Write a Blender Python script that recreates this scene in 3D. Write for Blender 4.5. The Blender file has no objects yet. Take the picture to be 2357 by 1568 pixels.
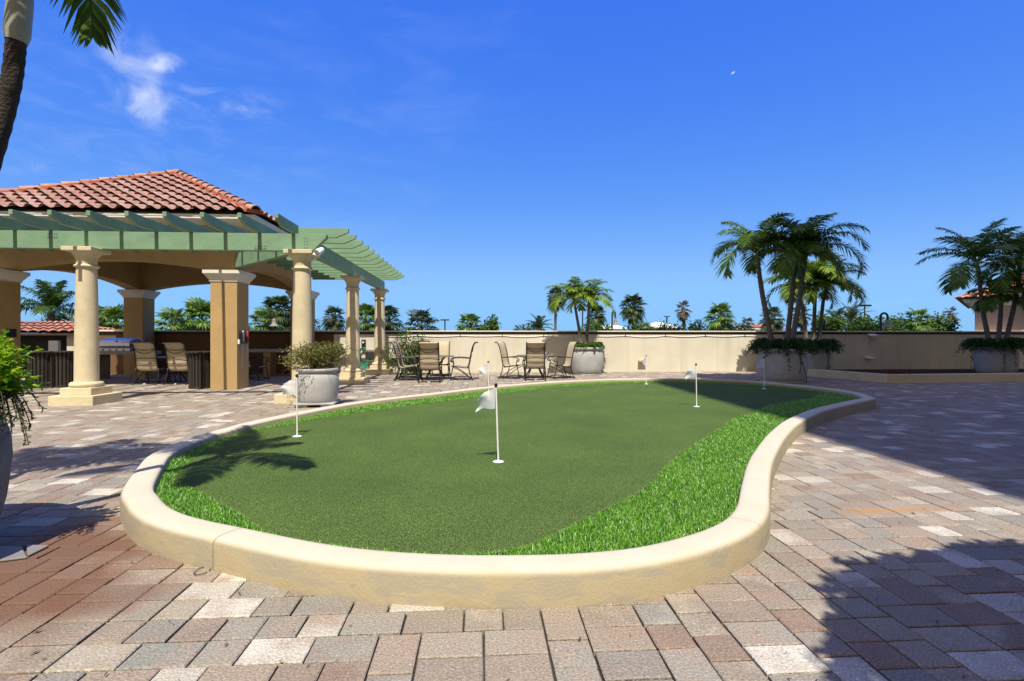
import bpy, math, random
from mathutils import Vector, Matrix
R = math.radians
PI = math.pi
SC = bpy.context.scene
COL = SC.collection
rnd = random.Random(7)

# ------------------------------------------------------------------ camera frame
EYE, YAW, FOC, CX, HY = 1.25, R(3.5), 1178.5, 1178.5, 780.0
SA, CA = math.sin(YAW), math.cos(YAW)
def W(xc, d):                       # metres right of / ahead of the viewer -> world x, y
    return (xc * CA + d * SA, -xc * SA + d * CA)
def G(px, py, z=0.0):               # a point on the level z seen at px, py
    k = (EYE - z) / (py - HY)
    return W((px - CX) * k, FOC * k)
def PT(px, py, d):                  # a point at distance d
    x, y = W((px - CX) / FOC * d, d)
    return (x, y, EYE + (HY - py) / FOC * d)

# ------------------------------------------------------------------ materials
def new_mat(name):
    m = bpy.data.materials.new(name); m.use_nodes = True
    nt = m.node_tree
    return m, nt, nt.nodes['Principled BSDF'], nt.nodes['Material Output']
def N(nt, typ, **kw):
    n = nt.nodes.new(typ)
    for k, v in kw.items():
        if k.startswith('i_'): n.inputs[k[2:]].default_value = v
        else: setattr(n, k, v)
    return n
def ramp(nt, stops, interp='LINEAR'):
    r = nt.nodes.new('ShaderNodeValToRGB'); r.color_ramp.interpolation = interp
    e = r.color_ramp.elements
    while len(e) < len(stops): e.new(0.5)
    for k, (p, c) in enumerate(stops):
        e[k].position = p; e[k].color = (c[0], c[1], c[2], 1)
    return r
def plain(name, col, rough=0.8, var=0.12, scale=6.0, bump=0.0, bscale=60.0, metal=0.0, spec=0.3, stain=None, stain_amt=0.0, stain_scale=1.2, stretch=None):
    m, nt, b, o = new_mat(name)
    b.inputs['Roughness'].default_value = rough
    b.inputs['Metallic'].default_value = metal
    b.inputs['Specular IOR Level'].default_value = spec
    tc = N(nt, 'ShaderNodeTexCoord')
    n1 = N(nt, 'ShaderNodeTexNoise'); n1.inputs['Scale'].default_value = scale; n1.inputs['Detail'].default_value = 6
    nt.links.new(tc.outputs['Object'], n1.inputs['Vector'])
    lo = [max(0, c * (1 - var)) for c in col]; hi = [min(1, c * (1 + var)) for c in col]
    r = ramp(nt, [(0.3, lo), (0.7, hi)])
    nt.links.new(n1.outputs['Fac'], r.inputs['Fac'])
    last = r.outputs['Color']
    if stain:
        n3 = N(nt, 'ShaderNodeTexNoise'); n3.inputs['Scale'].default_value = stain_scale; n3.inputs['Detail'].default_value = 8; n3.inputs['Roughness'].default_value = 0.65
        if stretch:
            mp = N(nt, 'ShaderNodeMapping'); mp.inputs['Scale'].default_value = stretch; nt.links.new(tc.outputs['Object'], mp.inputs['Vector']); nt.links.new(mp.outputs[0], n3.inputs['Vector'])
        else: nt.links.new(tc.outputs['Object'], n3.inputs['Vector'])
        r3 = ramp(nt, [(0.48, (0, 0, 0)), (0.68, (stain_amt,) * 3)])
        nt.links.new(n3.outputs['Fac'], r3.inputs['Fac'])
        mx = N(nt, 'ShaderNodeMix', data_type='RGBA'); mx.inputs['B'].default_value = (*stain, 1)
        nt.links.new(r3.outputs['Color'], mx.inputs['Factor']); nt.links.new(last, mx.inputs['A'])
        last = mx.outputs['Result']
    nt.links.new(last, b.inputs['Base Color'])
    if bump:
        n2 = N(nt, 'ShaderNodeTexNoise'); n2.inputs['Scale'].default_value = bscale; n2.inputs['Detail'].default_value = 4
        nt.links.new(tc.outputs['Object'], n2.inputs['Vector'])
        bp = N(nt, 'ShaderNodeBump'); bp.inputs['Strength'].default_value = bump; bp.inputs['Distance'].default_value = 0.02
        nt.links.new(n2.outputs['Fac'], bp.inputs['Height']); nt.links.new(bp.outputs['Normal'], b.inputs['Normal'])
    return m
def leafy(name, stops, trans=0.25, rough=0.5, spec=0.35):
    m, nt, b, o = new_mat(name)
    g = N(nt, 'ShaderNodeNewGeometry')
    r = ramp(nt, stops); nt.links.new(g.outputs['Random Per Island'], r.inputs['Fac'])
    nt.links.new(r.outputs['Color'], b.inputs['Base Color'])
    b.inputs['Roughness'].default_value = rough; b.inputs['Specular IOR Level'].default_value = spec
    t = N(nt, 'ShaderNodeBsdfTranslucent')
    hs = N(nt, 'ShaderNodeHueSaturation'); hs.inputs['Value'].default_value = 1.6; hs.inputs['Hue'].default_value = 0.48
    nt.links.new(r.outputs['Color'], hs.inputs['Color']); nt.links.new(hs.outputs['Color'], t.inputs['Color'])
    mx = N(nt, 'ShaderNodeMixShader'); mx.inputs['Fac'].default_value = trans
    nt.links.new(b.outputs[0], mx.inputs[1]); nt.links.new(t.outputs[0], mx.inputs[2]); nt.links.new(mx.outputs[0], o.inputs['Surface'])
    return m

M = {}
M['cream'] = plain('cream_wall_paint', (0.67, 0.625, 0.515), 0.85, 0.06, 1.5, 0.25, 45, stain=(0.54, 0.49, 0.385), stain_amt=0.5, stain_scale=1.6, stretch=(1.5, 1.5, .22))
M['cap'] = plain('coping_paint', (0.74, 0.68, 0.54), 0.7, 0.05, 3)
M['band'] = plain('brown_band', (0.055, 0.04, 0.03), 0.6, 0.3, 5)
M['tan'] = plain('tan_stucco', (0.46, 0.315, 0.145), 0.9, 0.07, 2.5, 0.6, 38, stain=(0.36, 0.25, 0.12), stain_amt=0.3)
M['white'] = plain('white_trim', (0.72, 0.69, 0.64), 0.6, 0.05, 4)
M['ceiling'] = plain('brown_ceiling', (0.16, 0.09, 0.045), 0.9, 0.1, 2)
M['stone'] = plain('cast_stone', (0.66, 0.57, 0.39), 0.9, 0.06, 5, 0.4, 55, stain=(0.47, 0.385, 0.24), stain_amt=0.45, stain_scale=3.0)
M['green'] = plain('sage_green_paint', (0.205, 0.335, 0.215), 0.55, 0.07, 2.5, 0.1, 20, stain=(0.155, 0.255, 0.165), stain_amt=0.6, stain_scale=2.2, stretch=(1, 1, 3))
M['pot'] = plain('grey_cast_pot', (0.42, 0.425, 0.42), 0.85, 0.10, 4, 0.35, 50, stain=(0.30, 0.30, 0.29), stain_amt=0.5, stain_scale=2.5)
M['shadepot'] = plain('shade_darkened_pot', (0.15, 0.145, 0.15), 0.85, 0.25, 4, 0.5, 40, stain=(0.08, 0.078, 0.08), stain_amt=0.7, stain_scale=2.5)  # copy of the grey pot with shade put into its colour
M['soil'] = plain('dark_soil', (0.03, 0.022, 0.016), 1, 0.4, 30, 1, 60)
M['iron'] = plain('dark_bronze_frame', (0.022, 0.018, 0.015), 0.45, 0.2, 8, spec=0.4)
M['sling'] = plain('tan_sling_mesh', (0.53, 0.445, 0.315), 0.9, 0.06, 120, 0.2, 400)
M['tabletop'] = plain('mottled_table_top', (0.16, 0.145, 0.13), 0.35, 0.35, 60, spec=0.5)
M['bin'] = plain('dark_bin_metal', (0.045, 0.036, 0.032), 0.5, 0.15, 8)
M['steel'] = plain('stainless_steel', (0.62, 0.62, 0.64), 0.28, 0.05, 8, metal=1.0)
M['black'] = plain('black_plastic', (0.015, 0.015, 0.016), 0.45, 0.2, 8)
M['whiteplastic'] = plain('white_plastic', (0.8, 0.8, 0.8), 0.45, 0.04, 10)
M['grey'] = plain('grey_metal_box', (0.24, 0.23, 0.22), 0.5, 0.08, 6)
M['hose'] = plain('green_hose_rubber', (0.03, 0.30, 0.21), 0.4, 0.1, 10)
M['red'] = plain('red_handle', (0.45, 0.04, 0.03), 0.4, 0.1, 10)
M['concrete'] = plain('grey_concrete', (0.42, 0.40, 0.37), 0.9, 0.1, 3, 0.3, 40)
M['bolt'] = plain('dark_bolt', (0.03, 0.045, 0.035), 0.6, 0.1, 10)
M['pinkwall'] = plain('pink_tan_render', (0.42, 0.31, 0.24), 0.9, 0.05, 2)
M['farwhite'] = plain('white_far_roof', (0.78, 0.77, 0.74), 0.7, 0.04, 1)
M['tower'] = plain('tower_render', (0.55, 0.46, 0.34), 0.9, 0.05, 0.5)
M['glass'] = plain('window_glass', (0.05, 0.07, 0.09), 0.1, 0.05, 2, spec=0.8)
M['trunk'] = plain('palm_trunk', (0.17, 0.148, 0.13), 0.95, 0.25, 14, 0.8, 60)
M['darktrunk'] = plain('dark_palm_trunk', (0.05, 0.04, 0.033), 0.9, 0.35, 20, 1.0, 70)
M['shaft'] = plain('green_crownshaft', (0.16, 0.19, 0.09), 0.5, 0.15, 5)
M['greyshaft'] = plain('waxy_grey_green_crownshaft', (0.32, 0.33, 0.27), 0.45, 0.15, 7)
M['pave_base'] = plain('joint_sand', (0.05, 0.042, 0.036), 1, 0.3, 40)
M['far_ground'] = plain('far_ground', (0.12, 0.14, 0.07), 1, 0.2, 0.05)
M['grass_base'] = plain('turf_backing', (0.02, 0.06, 0.008), 1, 0.3, 30)
M['bark'] = plain('shrub_bark', (0.10, 0.07, 0.045), 0.9, 0.2, 10)

M['leaf_dark'] = leafy('dark_palm_leaf', [(0, (0.02, 0.055, 0.01)), (0.6, (0.045, 0.11, 0.018)), (1, (0.10, 0.17, 0.03))])
M['leaf_mid'] = leafy('green_palm_leaf', [(0, (0.04, 0.10, 0.014)), (0.6, (0.095, 0.20, 0.026)), (1, (0.20, 0.29, 0.045))])
M['leaf_bright'] = leafy('bright_palm_leaf', [(0, (0.06, 0.14, 0.012)), (0.6, (0.16, 0.27, 0.025)), (1, (0.30, 0.40, 0.05))])
M['leaf_fan'] = leafy('fan_palm_leaf', [(0, (0.018, 0.04, 0.012)), (0.7, (0.045, 0.085, 0.022)), (1, (0.09, 0.12, 0.035))])
M['leaf_bluegrey'] = leafy('grey_green_palm_leaf', [(0, (0.03, 0.055, 0.035)), (1, (0.09, 0.13, 0.075))])
M['leaf_dead'] = leafy('dead_palm_leaf', [(0, (0.06, 0.035, 0.015)), (0.6, (0.15, 0.09, 0.04)), (1, (0.06, 0.07, 0.02))])
M['fern'] = leafy('fern_leaf', [(0, (0.012, 0.05, 0.008)), (0.6, (0.03, 0.095, 0.014)), (1, (0.07, 0.15, 0.02))])
M['fern_lit'] = leafy('light_fern_leaf', [(0, (0.03, 0.09, 0.01)), (0.6, (0.07, 0.17, 0.02)), (1, (0.14, 0.24, 0.03))])
M['lime'] = leafy('lime_shrub_leaf', [(0, (0.08, 0.24, 0.008)), (0.6, (0.22, 0.42, 0.012)), (1, (0.42, 0.55, 0.02))], 0.35)
M['drylf'] = leafy('dark_trailing_leaf', [(0, (0.02, 0.04, 0.012)), (1, (0.05, 0.085, 0.025))])
M['olive'] = leafy('olive_thorn_leaf', [(0, (0.08, 0.10, 0.02)), (0.6, (0.16, 0.18, 0.04)), (1, (0.24, 0.19, 0.06))])
M['bushlf'] = leafy('bush_leaf', [(0, (0.02, 0.06, 0.01)), (0.6, (0.06, 0.14, 0.02)), (1, (0.12, 0.20, 0.03))])
M['bushdk'] = leafy('dark_bush_leaf', [(0, (0.012, 0.03, 0.008)), (1, (0.04, 0.08, 0.02))])
M['pinkfl'] = leafy('pink_blossom', [(0, (0.55, 0.04, 0.10)), (1, (0.75, 0.10, 0.16))], 0.3)
M['redfl'] = leafy('red_blossom', [(0, (0.20, 0.01, 0.015)), (1, (0.35, 0.02, 0.02))], 0.1)
M['blade'] = leafy('artificial_grass_blade', [(0, (0.05, 0.19, 0.006)), (0.5, (0.15, 0.40, 0.02)), (0.88, (0.30, 0.56, 0.07)), (1, (0.65, 0.74, 0.45))], 0.3, 0.32, 0.5)

def mat_flag():
    m, nt, b, o = new_mat('thin_white_flag')
    b.inputs['Base Color'].default_value = (0.82, 0.83, 0.86, 1); b.inputs['Roughness'].default_value = 0.35
    t = N(nt, 'ShaderNodeBsdfTranslucent'); t.inputs['Color'].default_value = (0.8, 0.82, 0.86, 1)
    mx = N(nt, 'ShaderNodeMixShader'); mx.inputs['Fac'].default_value = 0.3
    nt.links.new(b.outputs[0], mx.inputs[1]); nt.links.new(t.outputs[0], mx.inputs[2])
    tr = N(nt, 'ShaderNodeBsdfTransparent'); m2 = N(nt, 'ShaderNodeMixShader'); m2.inputs['Fac'].default_value = 0.2
    nt.links.new(mx.outputs[0], m2.inputs[1]); nt.links.new(tr.outputs[0], m2.inputs[2]); nt.links.new(m2.outputs[0], o.inputs['Surface'])
    return m
M['flag'] = mat_flag()

def mat_paver():
    m, nt, b, o = new_mat('tumbled_clay_pavers')
    g = N(nt, 'ShaderNodeNewGeometry'); tc = N(nt, 'ShaderNodeTexCoord')
    pal = [(0.00, (0.256, 0.211, 0.174)), (0.13, (0.286, 0.244, 0.200)), (0.26, (0.314, 0.263, 0.211)), (0.38, (0.272, 0.248, 0.211)), (0.50, (0.330, 0.290, 0.237)),
           (0.60, (0.253, 0.189, 0.149)), (0.67, (0.298, 0.280, 0.242)), (0.75, (0.351, 0.308, 0.250)), (0.82, (0.253, 0.247, 0.222)), (0.89, (0.46, 0.43, 0.375)), (0.935, (0.56, 0.53, 0.47))]
    r = ramp(nt, pal, 'CONSTANT'); nt.links.new(g.outputs['Random Per Island'], r.inputs['Fac'])
    # blotches inside each paver, a second tone of the same clay
    off = N(nt, 'ShaderNodeVectorMath', operation='MULTIPLY_ADD')
    nt.links.new(g.outputs['Random Per Island'], off.inputs[0]); off.inputs[1].default_value = (37, 51, 13); nt.links.new(tc.outputs['Object'], off.inputs[2])
    n1 = N(nt, 'ShaderNodeTexNoise'); n1.inputs['Scale'].default_value = 6; n1.inputs['Detail'].default_value = 5
    nt.links.new(off.outputs[0], n1.inputs['Vector'])
    r1 = ramp(nt, [(0.42, (0, 0, 0)), (0.66, (0.75, 0.75, 0.75))]); nt.links.new(n1.outputs['Fac'], r1.inputs['Fac'])
    r2 = ramp(nt, [(0, (0.34, 0.265, 0.215)), (0.25, (0.265, 0.215, 0.18)), (0.5, (0.41, 0.37, 0.31)), (0.75, (0.32, 0.225, 0.175))], 'CONSTANT')
    ml = N(nt, 'ShaderNodeMath', operation='MULTIPLY'); ml.inputs[1].default_value = 7.31
    fr = N(nt, 'ShaderNodeMath', operation='FRACT')
    nt.links.new(g.outputs['Random Per Island'], ml.inputs[0]); nt.links.new(ml.outputs[0], fr.inputs[0]); nt.links.new(fr.outputs[0], r2.inputs['Fac'])
    mx = N(nt, 'ShaderNodeMix', data_type='RGBA')
    nt.links.new(r1.outputs['Color'], mx.inputs['Factor']); nt.links.new(r.outputs['Color'], mx.inputs['A']); nt.links.new(r2.outputs['Color'], mx.inputs['B'])
    # fine grit
    n2 = N(nt, 'ShaderNodeTexNoise'); n2.inputs['Scale'].default_value = 110; n2.inputs['Detail'].default_value = 3
    nt.links.new(tc.outputs['Object'], n2.inputs['Vector'])
    r4 = ramp(nt, [(0.3, (0.66, 0.66, 0.66)), (0.5, (1.0, 1.0, 1.0)), (0.62, (1.15, 1.15, 1.15)), (0.70, (1.6, 1.58, 1.55))]); nt.links.new(n2.outputs['Fac'], r4.inputs['Fac'])
    m2 = N(nt, 'ShaderNodeMix', data_type='RGBA', blend_type='MULTIPLY'); m2.inputs['Factor'].default_value = 1
    nt.links.new(mx.outputs['Result'], m2.inputs['A']); nt.links.new(r4.outputs['Color'], m2.inputs['B'])
    # rust stains with their own outline: by the old planter and on the sunny strip
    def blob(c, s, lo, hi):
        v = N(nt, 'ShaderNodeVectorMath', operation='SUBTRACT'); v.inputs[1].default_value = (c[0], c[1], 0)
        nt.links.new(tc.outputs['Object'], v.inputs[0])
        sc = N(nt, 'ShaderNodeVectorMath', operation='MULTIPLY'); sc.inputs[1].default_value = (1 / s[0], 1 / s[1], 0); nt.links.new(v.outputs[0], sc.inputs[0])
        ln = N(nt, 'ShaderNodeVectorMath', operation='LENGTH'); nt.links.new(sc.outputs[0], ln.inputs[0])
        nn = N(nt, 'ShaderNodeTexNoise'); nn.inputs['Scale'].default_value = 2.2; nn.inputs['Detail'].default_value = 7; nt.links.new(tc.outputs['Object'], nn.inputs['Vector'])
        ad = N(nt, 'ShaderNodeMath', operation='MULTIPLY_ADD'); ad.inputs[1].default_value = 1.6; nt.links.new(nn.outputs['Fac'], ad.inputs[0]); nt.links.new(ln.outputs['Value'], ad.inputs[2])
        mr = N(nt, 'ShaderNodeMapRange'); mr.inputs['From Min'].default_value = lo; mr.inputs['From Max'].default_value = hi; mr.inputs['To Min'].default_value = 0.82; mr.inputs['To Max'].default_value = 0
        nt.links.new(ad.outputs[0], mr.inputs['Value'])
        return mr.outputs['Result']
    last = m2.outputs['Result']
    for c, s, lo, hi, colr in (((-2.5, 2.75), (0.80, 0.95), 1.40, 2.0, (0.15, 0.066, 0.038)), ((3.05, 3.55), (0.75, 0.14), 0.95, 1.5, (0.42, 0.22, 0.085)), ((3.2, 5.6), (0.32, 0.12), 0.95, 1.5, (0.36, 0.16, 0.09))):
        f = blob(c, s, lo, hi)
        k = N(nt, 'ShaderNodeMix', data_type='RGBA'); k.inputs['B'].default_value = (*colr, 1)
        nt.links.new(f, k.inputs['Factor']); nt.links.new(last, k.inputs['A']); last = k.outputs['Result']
    nt.links.new(last, b.inputs['Base Color'])
    b.inputs['Roughness'].default_value = 0.9; b.inputs['Specular IOR Level'].default_value = 0.25
    bp = N(nt, 'ShaderNodeBump'); bp.inputs['Strength'].default_value = 0.8; bp.inputs['Distance'].default_value = 0.01
    n5 = N(nt, 'ShaderNodeTexNoise'); n5.inputs['Scale'].default_value = 85; n5.inputs['Detail'].default_value = 5; nt.links.new(tc.outputs['Object'], n5.inputs['Vector'])
    nt.links.new(n5.outputs['Fac'], bp.inputs['Height']); nt.links.new(bp.outputs['Normal'], b.inputs['Normal'])
    return m
M['paver'] = mat_paver()

def mat_curb():
    m, nt, b, o = new_mat('painted_curb')
    tc = N(nt, 'ShaderNodeTexCoord'); g = N(nt, 'ShaderNodeNewGeometry')
    mp = N(nt, 'ShaderNodeMapping'); mp.inputs['Scale'].default_value = (1.6, 1.6, 5)
    nt.links.new(tc.outputs['Object'], mp.inputs['Vector'])
    n1 = N(nt, 'ShaderNodeTexNoise'); n1.inputs['Scale'].default_value = 2.2; n1.inputs['Detail'].default_value = 8; n1.inputs['Roughness'].default_value = 0.6
    nt.links.new(mp.outputs[0], n1.inputs['Vector'])
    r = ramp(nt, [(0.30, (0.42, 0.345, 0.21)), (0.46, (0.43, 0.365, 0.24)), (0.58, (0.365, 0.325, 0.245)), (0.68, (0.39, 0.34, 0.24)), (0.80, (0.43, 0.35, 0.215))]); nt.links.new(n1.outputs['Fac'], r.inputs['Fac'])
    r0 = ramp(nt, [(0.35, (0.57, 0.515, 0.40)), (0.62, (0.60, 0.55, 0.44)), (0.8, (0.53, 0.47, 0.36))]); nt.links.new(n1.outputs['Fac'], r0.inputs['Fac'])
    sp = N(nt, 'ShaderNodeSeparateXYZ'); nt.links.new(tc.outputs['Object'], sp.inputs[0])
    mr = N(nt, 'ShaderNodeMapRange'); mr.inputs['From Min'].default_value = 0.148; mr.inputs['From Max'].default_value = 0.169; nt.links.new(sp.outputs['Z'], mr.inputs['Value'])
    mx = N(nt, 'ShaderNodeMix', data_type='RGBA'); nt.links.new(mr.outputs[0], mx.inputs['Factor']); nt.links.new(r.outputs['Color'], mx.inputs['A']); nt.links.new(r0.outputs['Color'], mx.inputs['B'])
    # small scuffs
    n3 = N(nt, 'ShaderNodeTexNoise'); n3.inputs['Scale'].default_value = 22; n3.inputs['Detail'].default_value = 3; nt.links.new(tc.outputs['Object'], n3.inputs['Vector'])
    r3 = ramp(nt, [(0.70, (0, 0, 0)), (0.76, (0.6, 0.6, 0.6))]); nt.links.new(n3.outputs['Fac'], r3.inputs['Fac'])
    m3 = N(nt, 'ShaderNodeMix', data_type='RGBA'); m3.inputs['B'].default_value = (0.30, 0.26, 0.19, 1); nt.links.new(r3.outputs['Color'], m3.inputs['Factor']); nt.links.new(mx.outputs['Result'], m3.inputs['A'])
    nt.links.new(m3.outputs['Result'], b.inputs['Base Color']); b.inputs['Roughness'].default_value = 0.85; b.inputs['Specular IOR Level'].default_value = 0.25
    bp = N(nt, 'ShaderNodeBump'); bp.inputs['Strength'].default_value = 0.25; bp.inputs['Distance'].default_value = 0.01
    n5 = N(nt, 'ShaderNodeTexNoise'); n5.inputs['Scale'].default_value = 60; n5.inputs['Detail'].default_value = 5; nt.links.new(tc.outputs['Object'], n5.inputs['Vector'])
    nt.links.new(n5.outputs['Fac'], bp.inputs['Height']); nt.links.new(bp.outputs['Normal'], b.inputs['Normal'])
    return m
M['curb'] = mat_curb()

def mat_putting():
    m, nt, b, o = new_mat('putting_turf')
    tc = N(nt, 'ShaderNodeTexCoord')
    n1 = N(nt, 'ShaderNodeTexNoise'); n1.inputs['Scale'].default_value = 135; n1.inputs['Detail'].default_value = 2
    n2 = N(nt, 'ShaderNodeTexNoise'); n2.inputs['Scale'].default_value = 1.1; n2.inputs['Detail'].default_value = 6
    n0 = N(nt, 'ShaderNodeTexNoise'); n0.inputs['Scale'].default_value = 62; n0.inputs['Detail'].default_value = 3
    for n in (n0, n1, n2): nt.links.new(tc.outputs['Object'], n.inputs['Vector'])
    r = ramp(nt, [(0.36, (0.018, 0.045, 0.007)), (0.5, (0.068, 0.122, 0.027)), (0.63, (0.18, 0.25, 0.075))]); nt.links.new(n1.outputs['Fac'], r.inputs['Fac'])
    r2 = ramp(nt, [(0.3, (0.86, 0.86, 0.86)), (0.7, (1.14, 1.12, 1.05))]); nt.links.new(n2.outputs['Fac'], r2.inputs['Fac'])
    r6 = ramp(nt, [(0.3, (0.8, 0.82, 0.8)), (0.7, (1.2, 1.18, 1.15))]); nt.links.new(n0.outputs['Fac'], r6.inputs['Fac'])
    mx = N(nt, 'ShaderNodeMix', data_type='RGBA', blend_type='MULTIPLY'); mx.inputs['Factor'].default_value = 1
    nt.links.new(r.outputs['Color'], mx.inputs['A']); nt.links.new(r2.outputs['Color'], mx.inputs['B'])
    m2 = N(nt, 'ShaderNodeMix', data_type='RGBA', blend_type='MULTIPLY'); m2.inputs['Factor'].default_value = 1
    nt.links.new(mx.outputs['Result'], m2.inputs['A']); nt.links.new(r6.outputs['Color'], m2.inputs['B'])
    nt.links.new(m2.outputs['Result'], b.inputs['Base Color']); b.inputs['Roughness'].default_value = 0.9; b.inputs['Specular IOR Level'].default_value = 0.15
    bp = N(nt, 'ShaderNodeBump'); bp.inputs['Strength'].default_value = 0.9; bp.inputs['Distance'].default_value = 0.012
    nt.links.new(n1.outputs['Fac'], bp.inputs['Height']); nt.links.new(bp.outputs['Normal'], b.inputs['Normal'])
    return m
M['putting'] = mat_putting()

def mat_tile(name, cols):
    m, nt, b, o = new_mat(name)
    g = N(nt, 'ShaderNodeNewGeometry'); tc = N(nt, 'ShaderNodeTexCoord')
    r = ramp(nt, cols); nt.links.new(g.outputs['Random Per Island'], r.inputs['Fac'])
    n1 = N(nt, 'ShaderNodeTexNoise'); n1.inputs['Scale'].default_value = 9; n1.inputs['Detail'].default_value = 7; nt.links.new(tc.outputs['Object'], n1.inputs['Vector'])
    r2 = ramp(nt, [(0.3, (0.78, 0.76, 0.76)), (0.7, (1.15, 1.15, 1.15))]); nt.links.new(n1.outputs['Fac'], r2.inputs['Fac'])
    mx = N(nt, 'ShaderNodeMix', data_type='RGBA', blend_type='MULTIPLY'); mx.inputs['Factor'].default_value = 1
    nt.links.new(r.outputs['Color'], mx.inputs['A']); nt.links.new(r2.outputs['Color'], mx.inputs['B'])
    nt.links.new(mx.outputs['Result'], b.inputs['Base Color']); b.inputs['Roughness'].default_value = 0.75
    return m
M['tile'] = mat_tile('terracotta_tile', [(0, (0.34, 0.185, 0.15)), (0.4, (0.40, 0.235, 0.195)), (0.7, (0.45, 0.29, 0.25)), (1, (0.36, 0.18, 0.135))])
M['mortar'] = plain('red_ridge_mortar', (0.36, 0.105, 0.055), 0.85, 0.15, 9)
M['tile_far'] = mat_tile('red_tile_far', [(0, (0.36, 0.14, 0.10)), (1, (0.45, 0.20, 0.14))])

# ------------------------------------------------------------------ mesh builder
class MB:
    def __init__(s): s.v = []; s.f = []
    def add(s, vs, fs):
        o = len(s.v); s.v += [tuple(p) for p in vs]; s.f += [tuple(i + o for i in q) for q in fs]; return s
    def box(s, x0, x1, y0, y1, z0, z1):
        return s.add([(x0, y0, z0), (x1, y0, z0), (x1, y1, z0), (x0, y1, z0), (x0, y0, z1), (x1, y0, z1), (x1, y1, z1), (x0, y1, z1)],
                     [(3, 2, 1, 0), (4, 5, 6, 7), (0, 1, 5, 4), (1, 2, 6, 5), (2, 3, 7, 6), (3, 0, 4, 7)])
    def prism(s, poly, vec):        # poly: list of 3-d points, extruded by vec
        n = len(poly); v = Vector(vec)
        return s.add([tuple(p) for p in poly] + [tuple(Vector(p) + v) for p in poly],
                     [tuple(range(n - 1, -1, -1)), tuple(range(n, 2 * n))] + [(i, (i + 1) % n, (i + 1) % n + n, i + n) for i in range(n)])
    def tube(s, path, rad, n=8, cap=True):
        path = [Vector(p) for p in path]; m = len(path)
        if not isinstance(rad, (list, tuple)): rad = [rad] * m
        up = None; o = len(s.v)
        for i, p in enumerate(path):
            t = (path[min(i + 1, m - 1)] - path[max(i - 1, 0)])
            t = t.normalized() if t.length > 1e-9 else Vector((0, 0, 1))
            if up is None:
                up = Vector((0, 0, 1)) if abs(t.z) < 0.9 else Vector((1, 0, 0))
            a = (up - t * up.dot(t)); a = a.normalized() if a.length > 1e-6 else t.orthogonal().normalized()
            up = a; b = t.cross(a)
            for k in range(n):
                th = 2 * PI * k / n
                s.v.append(tuple(p + (a * math.cos(th) + b * math.sin(th)) * rad[i]))
        for i in range(m - 1):
            for k in range(n):
                s.f.append((o + i * n + k, o + i * n + (k + 1) % n, o + (i + 1) * n + (k + 1) % n, o + (i + 1) * n + k))
        if cap:
            s.f.append(tuple(o + k for k in range(n - 1, -1, -1))); s.f.append(tuple(o + (m - 1) * n + k for k in range(n)))
        return s
    def lathe(s, prof, n=24, c=(0, 0, 0), square=False):
        o = len(s.v); m = len(prof)
        for r, z in prof:
            for k in range(n):
                th = 2 * PI * (k + 0.5) / n
                q = r / max(abs(math.cos(th)), abs(math.sin(th))) if square else r
                s.v.append((c[0] + q * math.cos(th), c[1] + q * math.sin(th), c[2] + z))
        for i in range(m - 1):
            for k in range(n):
                s.f.append((o + i * n + k, o + i * n + (k + 1) % n, o + (i + 1) * n + (k + 1) % n, o + (i + 1) * n + k))
        s.f.append(tuple(o + k for k in range(n - 1, -1, -1))); s.f.append(tuple(o + (m - 1) * n + k for k in range(n)))
        return s
    def build(s, name, mat, parent=None, bevel=0.0, smooth=False, sharp=40, world=True, seg=2):
        me = bpy.data.meshes.new(name)
        off = Vector((0, 0, 0))
        if parent is not None and world:
            p = parent
            while p is not None: off += p.location; p = p.parent
        vs = s.v if off.length == 0 else [(x - off.x, y - off.y, z - off.z) for x, y, z in s.v]
        me.from_pydata(vs, [], s.f)
        me.materials.append(M[mat] if isinstance(mat, str) else mat)
        if smooth:
            me.polygons.foreach_set('use_smooth', [True] * len(me.polygons))
            if sharp: me.set_sharp_from_angle(angle=R(sharp))
        me.update()
        o = bpy.data.objects.new(name, me); COL.objects.link(o)
        if parent is not None: o.parent = parent
        if bevel:
            b = o.modifiers.new('soft_edges', 'BEVEL'); b.width = bevel; b.segments = seg; b.limit_method = 'ANGLE'; b.angle_limit = R(40)
        return o
def tag(o, label=None, cat=None, group=None, kind=None):
    if label: o['label'] = label
    if cat: o['category'] = cat
    if group: o['group'] = group
    if kind: o['kind'] = kind
    return o
def thing(name, loc, label, cat, group=None, rz=0.0):
    o = bpy.data.objects.new(name, None); COL.objects.link(o); o.location = loc; o.rotation_euler = (0, 0, rz); o.empty_display_size = 0.2
    return tag(o, label, cat, group)
def copy_tree(o, parent=None, loc=None, rz=None, label=None):
    c = o.copy(); COL.objects.link(c)
    if parent is not None: c.parent = parent
    if loc is not None: c.location = loc
    if rz is not None: c.rotation_euler = (0, 0, rz)
    if label: c['label'] = label
    for ch in list(o.children): copy_tree(ch, c)
    return c

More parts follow.
